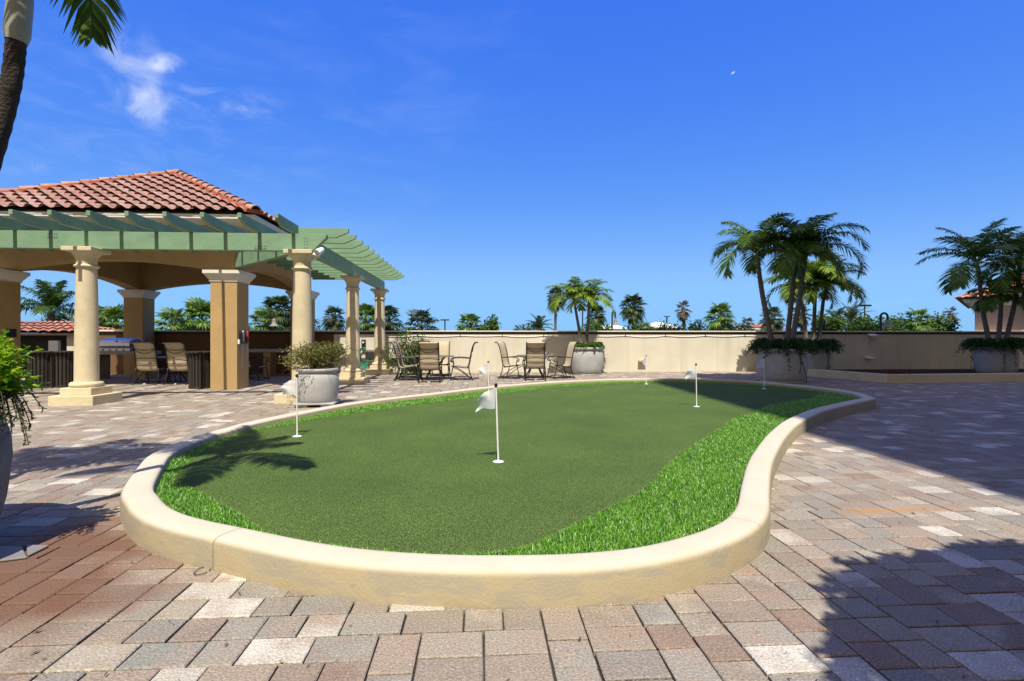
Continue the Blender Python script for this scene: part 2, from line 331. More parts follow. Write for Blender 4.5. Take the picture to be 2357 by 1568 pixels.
def spline(pts, per=8, closed=True):
    out = []; n = len(pts)
    for i in range(n if closed else n - 1):
        g = (lambda k: Vector(pts[k % n])) if closed else (lambda k: Vector(pts[max(0, min(n - 1, k))]))
        p0, p1, p2, p3 = g(i - 1), g(i), g(i + 1), g(i + 2)
        for k in range(per):
            t = k / per
            out.append(0.5 * ((2 * p1) + (-p0 + p2) * t + (2 * p0 - 5 * p1 + 4 * p2 - p3) * t * t + (-p0 + 3 * p1 - 3 * p2 + p3) * t ** 3))
    if not closed: out.append(Vector(pts[-1]))
    return out
def resample(pts, step, closed=True):
    P = list(pts) + ([pts[0]] if closed else [])
    L = [0]
    for i in range(1, len(P)): L.append(L[-1] + (P[i] - P[i - 1]).length)
    n = max(3, int(L[-1] / step)); out = []; j = 0
    for k in range(n + (0 if closed else 1)):
        t = L[-1] * k / n
        while j < len(L) - 2 and L[j + 1] < t: j += 1
        out.append(P[j].lerp(P[j + 1], (t - L[j]) / max(1e-9, L[j + 1] - L[j])))
    return out
def inside(x, y, poly):
    c = False; j = len(poly) - 1
    for i in range(len(poly)):
        xi, yi = poly[i][0], poly[i][1]; xj, yj = poly[j][0], poly[j][1]
        if (yi > y) != (yj > y) and x < (xj - xi) * (y - yi) / (yj - yi) + xi: c = not c
        j = i
    return c

# ================================================================== THE SETTING
# ---- outline of the green: outer foot of its curb
near = [(281, 1205), (300, 1240), (340, 1268), (400, 1290), (493, 1314), (600, 1342), (700, 1365), (800, 1381), (900, 1391), (1020, 1398), (1150, 1400),
        (1300, 1397), (1400, 1390), (1500, 1377), (1580, 1358), (1650, 1334), (1700, 1312), (1742, 1285), (1765, 1256), (1773, 1225), (1773, 1178),
        (1777, 1120), (1787, 1086), (1809, 1041), (1836, 1008), (1863, 989), (1904, 969), (1966, 951.5), (1998, 943.5), (2017, 938.5)]
far = [(2013, 914.5), (1997, 908), (1972, 902.2), (1922, 894.7), (1856, 887.2), (1772, 879.7), (1728, 876), (1689, 874.6), (1619, 872.2), (1536, 870.8), (1436, 871.1), (1375, 872.7), (1315, 875.3), (1232, 880.3),
       (1149, 887), (1065, 895.5), (982, 905.3), (945, 909), (862, 918.3), (795, 927.3), (745, 935.8), (682, 947.8), (642, 955.2), (608, 962), (583, 967.4), (558, 972.8), (525, 981.5), (492, 990.3), (458, 999.6), (433, 1007.8), (405, 1017.8), (378, 1027.8), (355, 1038.6), (333, 1051.2), (320, 1066), (305, 1084.5), (293, 1101.2), (280, 1121), (275, 1140)]
CZ = 0.172
outline = [Vector((*G(*p), 0)) for p in near] + [Vector((*G(*p, CZ), 0)) for p in far]
outline = resample(spline(outline, 10), 0.06)
def area(p): return 0.5 * sum(p[i].x * p[(i + 1) % len(p)].y - p[(i + 1) % len(p)].x * p[i].y for i in range(len(p)))
if area(outline) < 0: outline.reverse()
for _ in range(3):                                                   # ease out the wobble of the traced points
    outline = [(outline[i - 1] + outline[i] * 2 + outline[(i + 1) % len(outline)]) * 0.25 for i in range(len(outline))]
def normals(p):
    n = len(p); r = []
    for i in range(n):
        t = (p[(i + 2) % n] - p[(i - 2) % n]).normalized(); r.append(Vector((-t.y, t.x, 0)))
    return r
NRM = normals(outline)
CW = 0.195
inner = [p + q * CW for p, q in zip(outline, NRM)]

# ---- paving: every paver its own small block with softened top edges
def paving():
    r = random.Random(11); mb = MB(); gap = 0.0044; ch = 0.0045
    core = [p + q * 0.35 for p, q in zip(outline, NRM)][::6]
    def put(x0, x1, y0, y1):
        cx, cy = (x0 + x1) / 2, (y0 + y1) / 2
        d = cx * SA + cy * CA; xc = cx * CA - cy * SA
        if d < 0.9 or abs(xc) > d * 1.03 + 1.2: return
        if -4 < cx < 6.6 and 2.2 < cy < 15 and inside(cx, cy, core): return
        j = lambda: r.uniform(-0.0016, 0.0016)
        a, b, c, e = x0 + gap + j(), x1 - gap + j(), y0 + gap + j(), y1 - gap + j()
        h = r.uniform(-0.0025, 0.0015); tx, ty = r.uniform(-.006, .006), r.uniform(-.006, .006)
        z = lambda x, y: h + (x - cx) * tx + (y - cy) * ty
        k = ch * r.uniform(0.7, 1.5)
        cn = [(a + j(), c + j()), (b + j(), c + j()), (b + j(), e + j()), (a + j(), e + j())]
        v = [(x, y, -0.03) for x, y in cn] + [(x, y, z(x, y) - k * .8) for x, y in cn]
        ins = [(cn[0][0] + k, cn[0][1] + k), (cn[1][0] - k, cn[1][1] + k), (cn[2][0] - k, cn[2][1] - k), (cn[3][0] + k, cn[3][1] - k)]
        v += [(x, y, z(x, y)) for x, y in ins]
        f = [(8, 9, 10, 11), (4, 5, 9, 8), (5, 6, 10, 9), (6, 7, 11, 10), (7, 4, 8, 11), (0, 1, 5, 4), (1, 2, 6, 5), (2, 3, 7, 6), (3, 0, 4, 7)]
        mb.add(v, f)
    U = 0.0875; X0, Y0, nx, ny = -23.0, 0.45, 560, 213
    ends = [0] * nx                    # row at which each cell column is next free
    for row in range(ny):
        i = 0
        while i < nx:
            if ends[i] > row: i += 1; continue
            k = i
            while k < nx and ends[k] <= row: k += 1
            L = k - i
            while L >= 2:
                w = 2 if L in (2, 4) else 3 if L == 3 else r.choice((2, 3, 3))
                h = 2 if w == 3 else 3 if r.random() < .16 else 2
                put(X0 + i * U, X0 + (i + w) * U, Y0 + row * U, min(19.05, Y0 + (row + h) * U))
                for q in range(i, i + w): ends[q] = row + h
                i += w; L -= w
            i = max(i, k)
    return mb
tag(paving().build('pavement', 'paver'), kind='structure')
b = MB(); b.add([(-40, -30, -0.022), (60, -30, -0.022), (60, 19.1, -0.022), (-40, 19.1, -0.022)], [(0, 1, 2, 3)])
tag(b.build('pavement_bedding', 'pave_base'), kind='structure')
b = MB(); b.add([(-3000, -3000, -5), (3000, -3000, -5), (3000, 3000, -5), (-3000, 3000, -5)], [(0, 1, 2, 3)])
tag(b.build('ground', 'far_ground'), kind='structure')

# ---- curb around the green, in cast lengths with open joints
prof = [(0.0, -0.02), (0.0, 0.138), (0.003, 0.150), (0.010, 0.160), (0.020, 0.167), (0.034, 0.1715), (0.06, 0.1735), (0.10, 0.174), (0.15, 0.1735), (0.178, 0.170), (0.190, 0.162), (0.195, 0.148), (0.195, 0.03)]
curb = thing('putting_green_curb', (0, 0, 0), 'rounded cream painted curb that winds round the putting green', 'curb')
joint_px = [G(493, 1314), G(1752, 1275), G(1830, 1015), G(1966, 951.5), G(1560, 877, CZ), G(1200, 893, CZ), G(700, 957, CZ), G(452, 1012, CZ)]
NO = len(outline)
cuts = sorted(min(range(NO), key=lambda i: (outline[i].x - q[0]) ** 2 + (outline[i].y - q[1]) ** 2) for q in joint_px)
for ci, a in enumerate(cuts):
    e = cuts[(ci + 1) % len(cuts)]
    idx = []; i = a
    while True:
        idx.append(i)
        if i == e: break
        i = (i + 1) % NO
    mb = MB(); n = len(prof)
    pts = [outline[i].copy() for i in idx]; nn = [NRM[i] for i in idx]
    pts[0] = pts[0].lerp(pts[1], 0.05); pts[-1] = pts[-1].lerp(pts[-2], 0.05)
    for p, q in zip(pts, nn):
        for w, z in prof: mb.v.append((p.x + q.x * w, p.y + q.y * w, z))
    for i in range(len(pts) - 1):
        for k in range(n - 1): mb.f.append((i * n + k, (i + 1) * n + k, (i + 1) * n + k + 1, i * n + k + 1))
    mb.f.append(tuple(range(n))); m0 = (len(pts) - 1) * n; mb.f.append(tuple(m0 + k for k in range(n - 1, -1, -1)))
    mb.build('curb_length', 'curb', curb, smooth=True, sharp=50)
mb = MB()
for i in cuts:
    p, q = outline[i], NRM[i]; t = Vector((-q.y, q.x, 0)) * 0.012
    a = [p + q * 0.006 + Vector((0, 0, -0.01)), p + q * 0.006 + Vector((0, 0, 0.14)), p + q * 0.03 + Vector((0, 0, 0.163)), p + q * 0.17 + Vector((0, 0, 0.163)), p + q * 0.19 + Vector((0, 0, 0.03))]
    mb.prism([x - t for x in a], t * 2)
mb.build('joint_filler', 'pave_base', curb)

# ---- the two turfs
put_px = [(402, 1101), (418, 1116), (458, 1131), (483, 1146), (516, 1164.5), (560, 1190), (583, 1207), (612, 1226), (680, 1243), (780, 1259), (900, 1270), (1020, 1277), (1110, 1276), (1180, 1268), (1230, 1254), (1290, 1226), (1350, 1196),
          (1400, 1171), (1440, 1151), (1470, 1134), (1502, 1108), (1530, 1077), (1570, 1043), (1620, 1009), (1670, 978), (1689, 964), (1731, 951), (1756, 938.5), (1789, 929.7), (1839, 921.4), (1872, 914.7), (1886, 907), (1880, 902), (1840, 897), (1790, 891.5), (1728, 887.2), (1680, 884.5), (1619, 882.5), (1536, 881), (1436, 882.3),
          (1375, 884.9), (1315, 888.5), (1232, 897.2), (1149, 907.2), (1099, 914.7), (982, 929), (862, 945.2), (745, 962), (668, 977.8), (592, 991), (542, 1003.7), (500, 1021), (467, 1039.5), (438, 1063), (413, 1086)]
ZG = 0.105
putting = resample(spline([Vector((*G(*p, ZG), 0)) for p in put_px], 8), 0.08)
if area(putting) < 0: putting.reverse()
putting = [p if inside(p.x, p.y, inner) else min(inner, key=lambda q: (q - p).length) for p in putting]
b = MB(); b.add([(p.x, p.y, ZG) for p in putting], [tuple(range(len(putting)))])
tag(b.build('putting_green', 'putting'), kind='structure')
b = MB(); b.add([(p.x + q.x * 0.18, p.y + q.y * 0.18, ZG - 0.006) for p, q in zip(outline, NRM)], [tuple(range(NO))])
tag(b.build('turf_base', 'grass_base'), kind='structure')
def blades():
    r = random.Random(5); mb = MB()
    inn = [p + q * 0.004 for p, q in zip(inner, NRM)][::2]; pu = putting[::2]
    bx = [p.x for p in inn]; by = [p.y for p in inn]
    x0, x1, y0, y1 = min(bx), max(bx), min(by), max(by)
    cell = 0.12; nx, ny = int((x1 - x0) / cell) + 1, int((y1 - y0) / cell) + 1
    for i in range(nx):
        for k in range(ny):
            cx, cy = x0 + (i + .5) * cell, y0 + (k + .5) * cell
            cor = [(cx + a * cell * .6, cy + c * cell * .6) for a in (-1, 1) for c in (-1, 1)] + [(cx, cy)]
            if not any(inside(x, y, inn) for x, y in cor) or all(inside(x, y, pu) for x, y in cor): continue
            d = math.hypot(cx, cy)
            dens = 19000 if d < 3.6 else 14000 if d < 5 else 8500 if d < 8 else 4500
            wd = 0.0038 if d < 5 else 0.0052 if d < 8 else 0.008
            for _ in range(int(dens * cell * cell)):
                x, y = cx + r.uniform(-.5, .5) * cell, cy + r.uniform(-.5, .5) * cell
                if not inside(x, y, inn) or inside(x, y, pu): continue
                h = r.uniform(0.010, 0.028); th = r.uniform(0, 2 * PI); ln = r.uniform(0.006, 0.026)
                ax, ay = math.cos(th), math.sin(th); w = wd * r.uniform(.7, 1.1)
                ph = th + PI / 2 + r.uniform(-.6, .6); wx, wy = math.cos(ph) * w / 2, math.sin(ph) * w / 2
                z = ZG - 0.005
                mb.add([(x - wx, y - wy, z), (x + wx, y + wy, z), (x + wx * .8 + ax * ln * .35, y + wy * .8 + ay * ln * .35, z + h * .62), (x - wx * .8 + ax * ln * .35, y - wy * .8 + ay * ln * .35, z + h * .62), (x + ax * ln, y + ay * ln, z + h)],
                       [(0, 1, 2, 3), (3, 2, 4)])
    return mb
o = blades().build('artificial_grass', 'blade'); tag(o, 'long bright green artificial grass between the curb and the putting turf', 'grass', kind='stuff')

# ================================================================== PARAPET WALL
WY = 19.07
wall = thing('parapet_wall', (0, WY, 0), 'long cream parapet wall with brown banded coping closing the terrace', 'wall')
MB().box(-14.2, -5.352, WY, WY + 0.22, -5, 1.42).build('shade_brown_wall_panel', 'ceiling', wall); MB().box(-5.35, 34, WY - 0.02, WY + 0.22, -5, 1.42).build('wall_panel', 'cream', wall, bevel=0.006)  # pavilion's tan panel wears the ceiling brown: its shade put into the colour
MB().box(-14.2, 34, WY - 0.035, WY + 0.25, 1.42, 1.505).build('brown_band', 'band', wall, bevel=0.008)
MB().box(-14.25, 34, WY - 0.085, WY + 0.29, 1.505, 1.55).build('coping', 'cap', wall, bevel=0.012)
jb = MB()
for px in (1115, 1574, 1793, 2148, 2254, 1662, 960): 
    x = W((px - CX) / FOC * 19.2, 19.2)[0]
    jb.box(x - 0.011, x + 0.011, WY - 0.024, WY - 0.01, 0.02, 1.415)
jb.build('control_joint', 'stone', wall)
# rope-light cable sagging between clips under the coping
cab = thing('cable', (0, WY, 1.37), 'thin white cable sagging between clips just under the wall coping', 'cable')
xs = [-5.4 + 1.55 * i for i in range(12)]
pts = []
for i in range(len(xs) - 1):
    for k in range(8):
        t = k / 8; pts.append((xs[i] + (xs[i + 1] - xs[i]) * t, WY - 0.035, 1.365 - 0.05 * math.sin(PI * t) * (0.4 + (i * 37 % 10) / 14)))
MB().tube(pts, 0.0125, 6).build('cable_run', 'whiteplastic', cab, smooth=True, sharp=0)
for x in xs: MB().box(x - 0.012, x + 0.012, WY - 0.06, WY - 0.0, 1.345, 1.40).build('clip', 'iron', cab)
def wall_light(px, ztop, zbox, label, up=None):
    x = W((px - CX) / FOC * 19.15, 19.15)[0]
    t = thing('wall_light', (x, WY, zbox), label, 'wall light', 'wall lights fed by conduit along the parapet')
    MB().tube([(x, WY - 0.018, zbox + 0.05), (x, WY - 0.018, ztop)], 0.014, 8).build('conduit', 'cream', t)
    mb = MB(); mb.box(x - 0.06, x + 0.06, WY - 0.05, WY, zbox - 0.02, zbox + 0.06)
    mb.build('junction_box', 'white', t, bevel=0.008)
    hood = [(x - 0.13, WY - 0.01, zbox - 0.02), (x - 0.15, WY - 0.20, zbox - 0.05), (x + 0.15, WY - 0.20, zbox - 0.05), (x + 0.13, WY - 0.01, zbox - 0.02)]
    mb = MB(); mb.prism(hood, (0, 0, 0.055)); mb.build('lamp_head', up or 'whiteplastic', t, bevel=0.01)
    return t
wall_light(1481, 1.37, 0.42, 'boxed light low on the sunny wall behind a far flag', 'tan')
t = wall_light(2034, 1.30, 0.52, 'white light with a second head above it on the shaded wall by the planter bed')
x = W((2034 - CX) / FOC * 19.15, 19.15)[0]
mb = MB(); mb.prism([(x - 0.02, WY - 0.02, 1.38), (x - 0.02, WY - 0.24, 1.33), (x + 0.26, WY - 0.24, 1.33), (x + 0.26, WY - 0.02, 1.38)], (0, 0, 0.07)); mb.build('upper_lamp_head', 'whiteplastic', t, bevel=0.02)
x = W((1181 - CX) / FOC * 19.1, 19.1)[0]
t = tag(MB().tube([(x, WY - 0.016, 0.02), (x, WY - 0.016, 1.36)], 0.013, 8).build('conduit_pipe', 'cream'), 'cream conduit pipe up the wall between the two patio sets', 'pipe')

# ================================================================== PERGOLA
PX, PY = -3.57, 10.5                      # corner column
pg = thing('pergola', (PX, PY, 0), 'sage green timber pergola on cream stone columns wrapping the pavilion', 'pergola')
def column(x, y, H=3.0):
    c = bpy.data.objects.new('column', None); COL.objects.link(c); c.parent = pg; c.location = (x - PX, y - PY, 0)
    mb = MB(); mb.box(x - 0.40, x + 0.40, y - 0.40, y + 0.40, -0.01, 0.18); mb.build('plinth', 'stone', c, bevel=0.012)
    mb = MB(); mb.box(x - 0.285, x + 0.285, y - 0.285, y + 0.285, 0.18, 0.32); mb.build('plinth_step', 'stone', c, bevel=0.012)
    p = [(0.262, 0.32)] + [(0.225 + 0.047 * math.cos(a), 0.37 + 0.05 * math.sin(a)) for a in [R(q) for q in (-80, -50, -20, 10, 40, 70, 90)]] + [(0.21, 0.42)]
    MB().lathe(p, 32, (x, y, 0)).build('base_ring', 'stone', c, smooth=True)
    p = [(0.197, 0.42), (0.195, 0.46)] + [(0.195 - 0.03 * ((z - 0.46) / 2.1) ** 1.6, z) for z in (0.9, 1.4, 1.9, 2.3, 2.64)]
    MB().lathe(p, 32, (x, y, 0)).build('shaft', 'stone', c, smooth=True)
    p = [(0.168, 2.62), (0.185, 2.625)] + [(0.185 + 0.018 * math.cos(a), 2.648 + 0.022 * math.sin(a)) for a in [R(q) for q in (-60, -30, 0, 30, 60)]] + [(0.183, 2.675), (0.17, 2.685), (0.17, 2.79), (0.178, 2.805), (0.19, 2.83), (0.225, 2.88), (0.25, 2.92)]
    MB().lathe(p, 32, (x, y, 0)).build('capital', 'stone', c, smooth=True)
    mb = MB(); mb.box(x - 0.275, x + 0.275, y - 0.275, y + 0.275, 2.92, H); mb.build('abacus', 'stone', c, bevel=0.01)
for x, y in ((PX, PY), (-3.58, 14.6), (-3.56, 18.35), (-7.63, 10.42), (-11.41, 10.46)): column(x, y)
BZ0, BZ1, RZ1 = 3.0, 3.34, 3.54
# front beam with a raking cut at its right end
mb = MB(); mb.prism([(-14.5, PY - 0.07, BZ0), (-3.36, PY - 0.07, BZ0), (-3.08, PY - 0.07, BZ1 - 0.07), (-3.08, PY - 0.07, BZ1), (-14.5, PY - 0.07, BZ1)], (0, 0.14, 0)); mb.build('front_beam', 'green', pg, bevel=0.006)
mb = MB(); mb.box(PX - 0.07, PX + 0.07, PY + 0.073, 18.95, BZ0, BZ1 - 0.003); sb = mb.build('side_beam', 'green', pg, bevel=0.006)
# diagonal beam from the corner column to the pavilion pier
a = Vector((PX - 0.08, PY + 0.09, BZ0)); e = Vector((-5.93, 12.93, BZ0)); dr = (e - a).normalized(); nr = Vector((-dr.y, dr.x, 0)) * 0.06
mb = MB(); mb.prism([a - nr, a + nr, e + nr, e - nr], (0, 0, BZ1 - BZ0 - 0.006)); mb.build('diagonal_beam', 'green', pg)
def diag_y(x): return PY + 0.09 + (x - (PX - 0.08)) / (e.x - a.x) * (e.y - a.y)
def diag_x(y): return PX - 0.08 + (y - (PY + 0.09)) / (e.y - a.y) * (e.x - a.x)
for i in range(17):
    x = -3.72 - 0.655 * i
    y1 = 12.95 if x < -5.95 else diag_y(x) - 0.09
    if y1 < 10.62: y1 = 10.62
    mb = MB(); mb.prism([(x - 0.035, 9.58, RZ1), (x - 0.035, 9.58, RZ1 - 0.085), (x - 0.035, 9.84, BZ1 + 0.003), (x - 0.035, y1, BZ1 + 0.003), (x - 0.035, y1, RZ1)], (0.07, 0, 0)); mb.build('rafter', 'green', pg, bevel=0.004)
for j in range(13):
    y = 10.84 + 0.638 * j
    x1 = -5.93 if y > 12.95 else diag_x(y) + 0.09
    mb = MB(); mb.prism([(-2.74, y - 0.035, RZ1), (-2.74, y - 0.035, RZ1 - 0.085), (-3.00, y - 0.035, BZ1 + 0.003), (x1, y - 0.035, BZ1 + 0.003), (x1, y - 0.035, RZ1)], (0, 0.07, 0)); mb.build('rafter', 'green', pg, bevel=0.004)
# splice plates with rows of nail heads
def plate(x0, z0, nx, nz, dx, dz):
    p = MB().box(x0 - .015, x0 + (nx - 1) * dx + .015, PY - .074, PY - .0702, z0 - .02, z0 + (nz - 1) * dz + .02).build('splice_plate', 'green', pg)
    for i in range(nx):
        for k in range(nz):
            x, z = x0 + i * dx, z0 + k * dz; MB().box(x - .006, x + .006, PY - .080, PY - .074, z - .006, z + .006).build('nail_head', 'bolt', p)
plate(-8.35, 3.22, 6, 2, .032, .06); plate(-4.45, 3.04, 7, 2, .034, .045); plate(-3.50, 3.07, 2, 4, .05, .06)

# ================================================================== PAVILION
px0, px1, py0, py1, pw = -12.21, -5.99, 13.0, 18.95, 0.64
pv = thing('pavilion', ((px0 + px1) / 2, (py0 + py1) / 2, 0), 'tan stucco pavilion with arched openings and a terracotta tiled hip roof', 'pavilion')
for x in (px0, px1 - pw):
    for y in (py0, py1 - pw):
        p = MB().box(x, x + pw, y, y + pw, -0.01, 2.70).build('pier', 'tan', pv, bevel=0.012)
        mb = MB(); hw = pw / 2
        mb.lathe([(hw + 0.004, 2.66), (hw + 0.02, 2.66), (hw + 0.02, 2.70), (hw + 0.035, 2.72), (hw + 0.06, 2.76), (hw + 0.095, 2.82), (hw + 0.125, 2.85), (hw + 0.125, 2.93), (hw - 0.02, 2.93)], 4, (x + hw, y + hw, 0), square=True)
        mb.build('pier_cap', 'white', p)
def arch_wall(ax, u0, u1, w0, w1, s0, s1):   # ax 0: runs along x; openings between s0 and s1
    mb = MB(); Z0, ZT, rise = 2.93, 4.05, 0.27; n = 28
    us = [u0] + [s0 + (s1 - s0) * k / n for k in range(n + 1)] + [u1]
    half = (s1 - s0) / 2; rad = (half * half + rise * rise) / (2 * rise)
    def zb(u):
        if u <= s0 or u >= s1: return Z0
        q = u - (s0 + s1) / 2; return Z0 + rise - rad + math.sqrt(max(0, rad * rad - q * q))
    pt = (lambda u, w, z: (u, w, z)) if ax == 0 else (lambda u, w, z: (w, u, z))
    v = []
    for u in us: v += [pt(u, w0, zb(u)), pt(u, w1, zb(u)), pt(u, w1, ZT), pt(u, w0, ZT)]
    f = []
    for i in range(len(us) - 1):
        a_, b_ = i * 4, i * 4 + 4
        for k in range(4): f.append((a_ + k, a_ + (k + 1) % 4, b_ + (k + 1) % 4, b_ + k))
    f += [(3, 2, 1, 0), tuple(len(v) - 4 + k for k in range(4))]
    mb.add(v, f).build('arch_wall', 'tan', pv)
ti = 0.10; th = 0.44
arch_wall(0, px0 + ti, px1 - ti, py0 + ti, py0 + ti + th, px0 + pw, px1 - pw)
arch_wall(0, px0 + ti, px1 - ti, py1 - ti - th, py1 - ti, px0 + pw, px1 - pw)
arch_wall(1, py0 + ti + th + .002, py1 - ti - th - .002, px0 + ti, px0 + ti + th, py0 + pw, py1 - pw)
arch_wall(1, py0 + ti + th + .002, py1 - ti - th - .002, px1 - ti - th, px1 - ti, py0 + pw, py1 - pw)
MB().box(px0 + .56, px1 - .56, py0 + .56, py1 - .56, 3.9, 3.95).build('ceiling', 'ceiling', pv)
ex0, ex1, ey0, ey1 = px0 - 0.74, px1 + 0.74, py0 - 0.72, py1 + 0.74
MB().box(ex0 + .03, ex1 - .03, ey0 + .03, ey1 - .03, 4.052, 4.10).build('soffit', 'white', pv)
mb = MB(); z0, z1, t_ = 4.10, 4.15, 0.03
mb.box(ex0 + .02, ex1 - .02, ey0 + .02, ey0 + .05, z0 + .001, z1); mb.box(ex0 + .02, ex1 - .02, ey1 - .05, ey1 - .02, z0 + .001, z1)
mb.box(ex0 + .02, ex0 + .05, ey0 + .052, ey1 - .052, z0 + .001, z1); mb.box(ex1 - .05, ex1 - .02, ey0 + .052, ey1 - .052, z0 + .001, z1)
mb.build('fascia', 'white', pv)
ax_, ay_, az_ = (ex0 + ex1) / 2, (ey0 + ey1) / 2, 6.18
def tiled_face(e0, e1, apex, name, parent, mat, period=0.33, course=0.325, amp=0.068, edge=0.082):
    """One triangular hip face: every barrel tile is a separate curved piece."""
    e0, e1, apex = Vector(e0), Vector(e1), Vector(apex)
    U = (e1 - e0).normalized(); Wd = (e1 - e0).length; mid = (e0 + e1) / 2
    S = apex - mid; S = S - U * S.dot(U); H = S.length; S.normalize(); Nn = U.cross(S).normalized()
    if Nn.z < 0: Nn = -Nn
    ua = (apex - e0).dot(U); mb = MB(); r = random.Random(3)
    nc = int(H / course) + 1
    for c in range(nc):
        v0 = c * course - 0.03; v1 = min(H, (c + 1) * course + 0.02)
        lim = lambda v: (max(0, ua * max(0, v) / H), Wd - (Wd - ua) * max(0, v) / H)
        sh = 0.0
        k0 = int(lim(v0)[0] / period) - 1; k1 = int(lim(v0)[1] / period) + 2
        for k in range(k0, k1):
            seg = 10; vs = []; jz = r.uniform(-.004, .004); jv = r.uniform(-.012, .012)
            ok = False
            for row, (v, lift) in enumerate(((v0 + jv, edge), (v1, 0.008))):
                lo, hi = lim(v)
                for i in range(seg + 1):
                    u = (k + i / seg) * period + sh
                    uc = min(max(u, lo), hi)
                    if lo < u < hi: ok = True
                    t = (uc / period) % 1.0
                    if abs(uc - (k + 1) * period) < 1e-6: t = 1.0
                    if t < 0.62: h = amp * math.sin(PI * t / 0.62) ** 0.8
                    else: h = -amp * 0.28 * math.sin(PI * (t - 0.62) / 0.38)
                    vs.append(e0 + U * uc + S * v + Nn * (h + lift + jz))
            if not ok: continue
            n = seg + 1; low = [p - Nn * 0.016 + S * 0.03 for p in vs[:n]]
            mb.add([tuple(p) for p in vs + low], [(i, i + 1, n + i + 1, n + i) for i in range(seg)] + [(2 * n + i, 2 * n + i + 1, i + 1, i) for i in range(seg)])
    return mb.build(name, mat, parent, smooth=True, sharp=50)
def hip(p0, p1, parent, name='hip_ridge', mat='tile', rad=0.115, ln=0.42, mort=True):
    p0, p1 = Vector(p0), Vector(p1); d = p1 - p0; L = d.length; d.normalize(); side = d.cross(Vector((0, 0, 1))).normalized(); up = side.cross(d).normalized()
    mb = MB(); n = int(L / ln)
    for k in range(n + 1):
        a, bb = p0 + d * (k * ln - 0.03), p0 + d * min(L + .05, (k + 1) * ln + 0.03); vs = []
        for q, rr, lf in ((a, rad * 1.08, 0.075), (bb, rad * 0.9, 0.045)):
            for i in range(11):
                th = PI * i / 10; vs.append(q + side * math.cos(th) * rr + up * (math.sin(th) * rr + lf - 0.02))
        lowv = [v - (v - (a + up * 0.03)) * 0.18 + d * 0.004 for v in vs[:11]]
        mb.add([tuple(v) for v in vs + lowv], [(i, i + 1, 12 + i, 11 + i) for i in range(10)] + [(22 + i, 23 + i, i + 1, i) for i in range(10)])
    h = mb.build(name, mat, parent, smooth=True, sharp=50)
    if mort:
        m2 = MB(); w = rad * 1.75
        m2.prism([p0 - side * w - up * 0.02, p0 + side * w - up * 0.02, p0 + side * w * .9 + up * 0.075, p0 - side * w * .9 + up * 0.075], d * L); m2.build('ridge_mortar', 'mortar', parent)
    return h
roof = bpy.data.objects.new('roof', None); COL.objects.link(roof); roof.parent = pv; roof.location = (0, 0, 4.2)
E = [(ex0, ey0, 4.19), (ex1, ey0, 4.19), (ex1, ey1, 4.19), (ex0, ey1, 4.19)]; AP = (ax_, ay_, az_)
for i in range(4):
    tiled_face(E[i], E[(i + 1) % 4], AP, 'tile_face', roof, 'tile')
    hip(E[i], AP, roof)
mb = MB(); mb.add([(x, y, 4.165) for x, y, z in E] + [(ax_, ay_, az_ - .03)], [(0, 1, 4), (1, 2, 4), (2, 3, 4), (3, 0, 4), (3, 2, 1, 0)]); mb.build('roof_deck', 'band', roof)
mb = MB(); mb.lathe([(0.20, -0.06), (0.19, 0.05), (0.12, 0.13), (0.03, 0.16)], 14, AP); mb.build('roof_peak', 'tile', roof, smooth=True)

# ================================================================== THINGS ON THE TERRACE
# ---- hole flags
def make_flag(x, y, label, rz=0.0, lean=(0, 0), seed=1, size=0.175):
    r = random.Random(seed)
    t = thing('golf_flag', (x, y, ZG), label, 'golf flag', 'hole flags on the putting green', rz)
    MB().lathe([(0.050, 0.0005), (0.052, 0.004), (0.047, 0.008), (0.012, 0.009), (0.011, 0.016)], 24).build('cup_disc', 'whiteplastic', t, smooth=True, world=False)
    H = 0.705
    MB().tube([(0, 0, 0.005), (lean[0] * .5, lean[1] * .5, H * .5), (lean[0], lean[1], H)], [0.0085, 0.008, 0.0075], 10).build('pole', 'whiteplastic', t, smooth=True, world=False)
    MB().lathe([(0.009, -0.012), (0.015, 0.0), (0.017, 0.012), (0.012, 0.024)], 12, (lean[0], lean[1], H)).build('top_knob', 'black', t, smooth=True, world=False)
    nu, nv = 14, 9; vs = []; a, b_ = r.uniform(0, 6), r.uniform(0, 6)
    for i in range(nu + 1):
        u = i / nu
        for k in range(nv + 1):
            v = k / nv
            rag = 0.012 * math.sin(7 * v + a) * u
            shrink = 1 - 0.25 * u * (1 - v)
            xx = lean[0] - 0.009 - (size * 0.98 * u + rag) * (0.9 + .1 * v)
            yy = lean[1] + 0.028 * u * math.sin(2 * PI * (u * 0.7 + v * 0.7) + a) + 0.007 * math.sin(2 * PI * (v * 1.5 + u * 1.2) + b_) * u
            zz = H - 0.015 - 0.195 * v * shrink - 0.075 * u * (1 - v) - 0.014 * math.sin(7 * u + a) * u - 0.02 * u * u
            vs.append((xx, yy, zz))
    f = []
    for i in range(nu):
        for k in range(nv):
            q = i * (nv + 1) + k; f.append((q, q + 1, q + nv + 2, q + nv + 1))
    MB().add(vs, f).build('flag', 'flag', t, smooth=True, sharp=0, world=False)
    return t
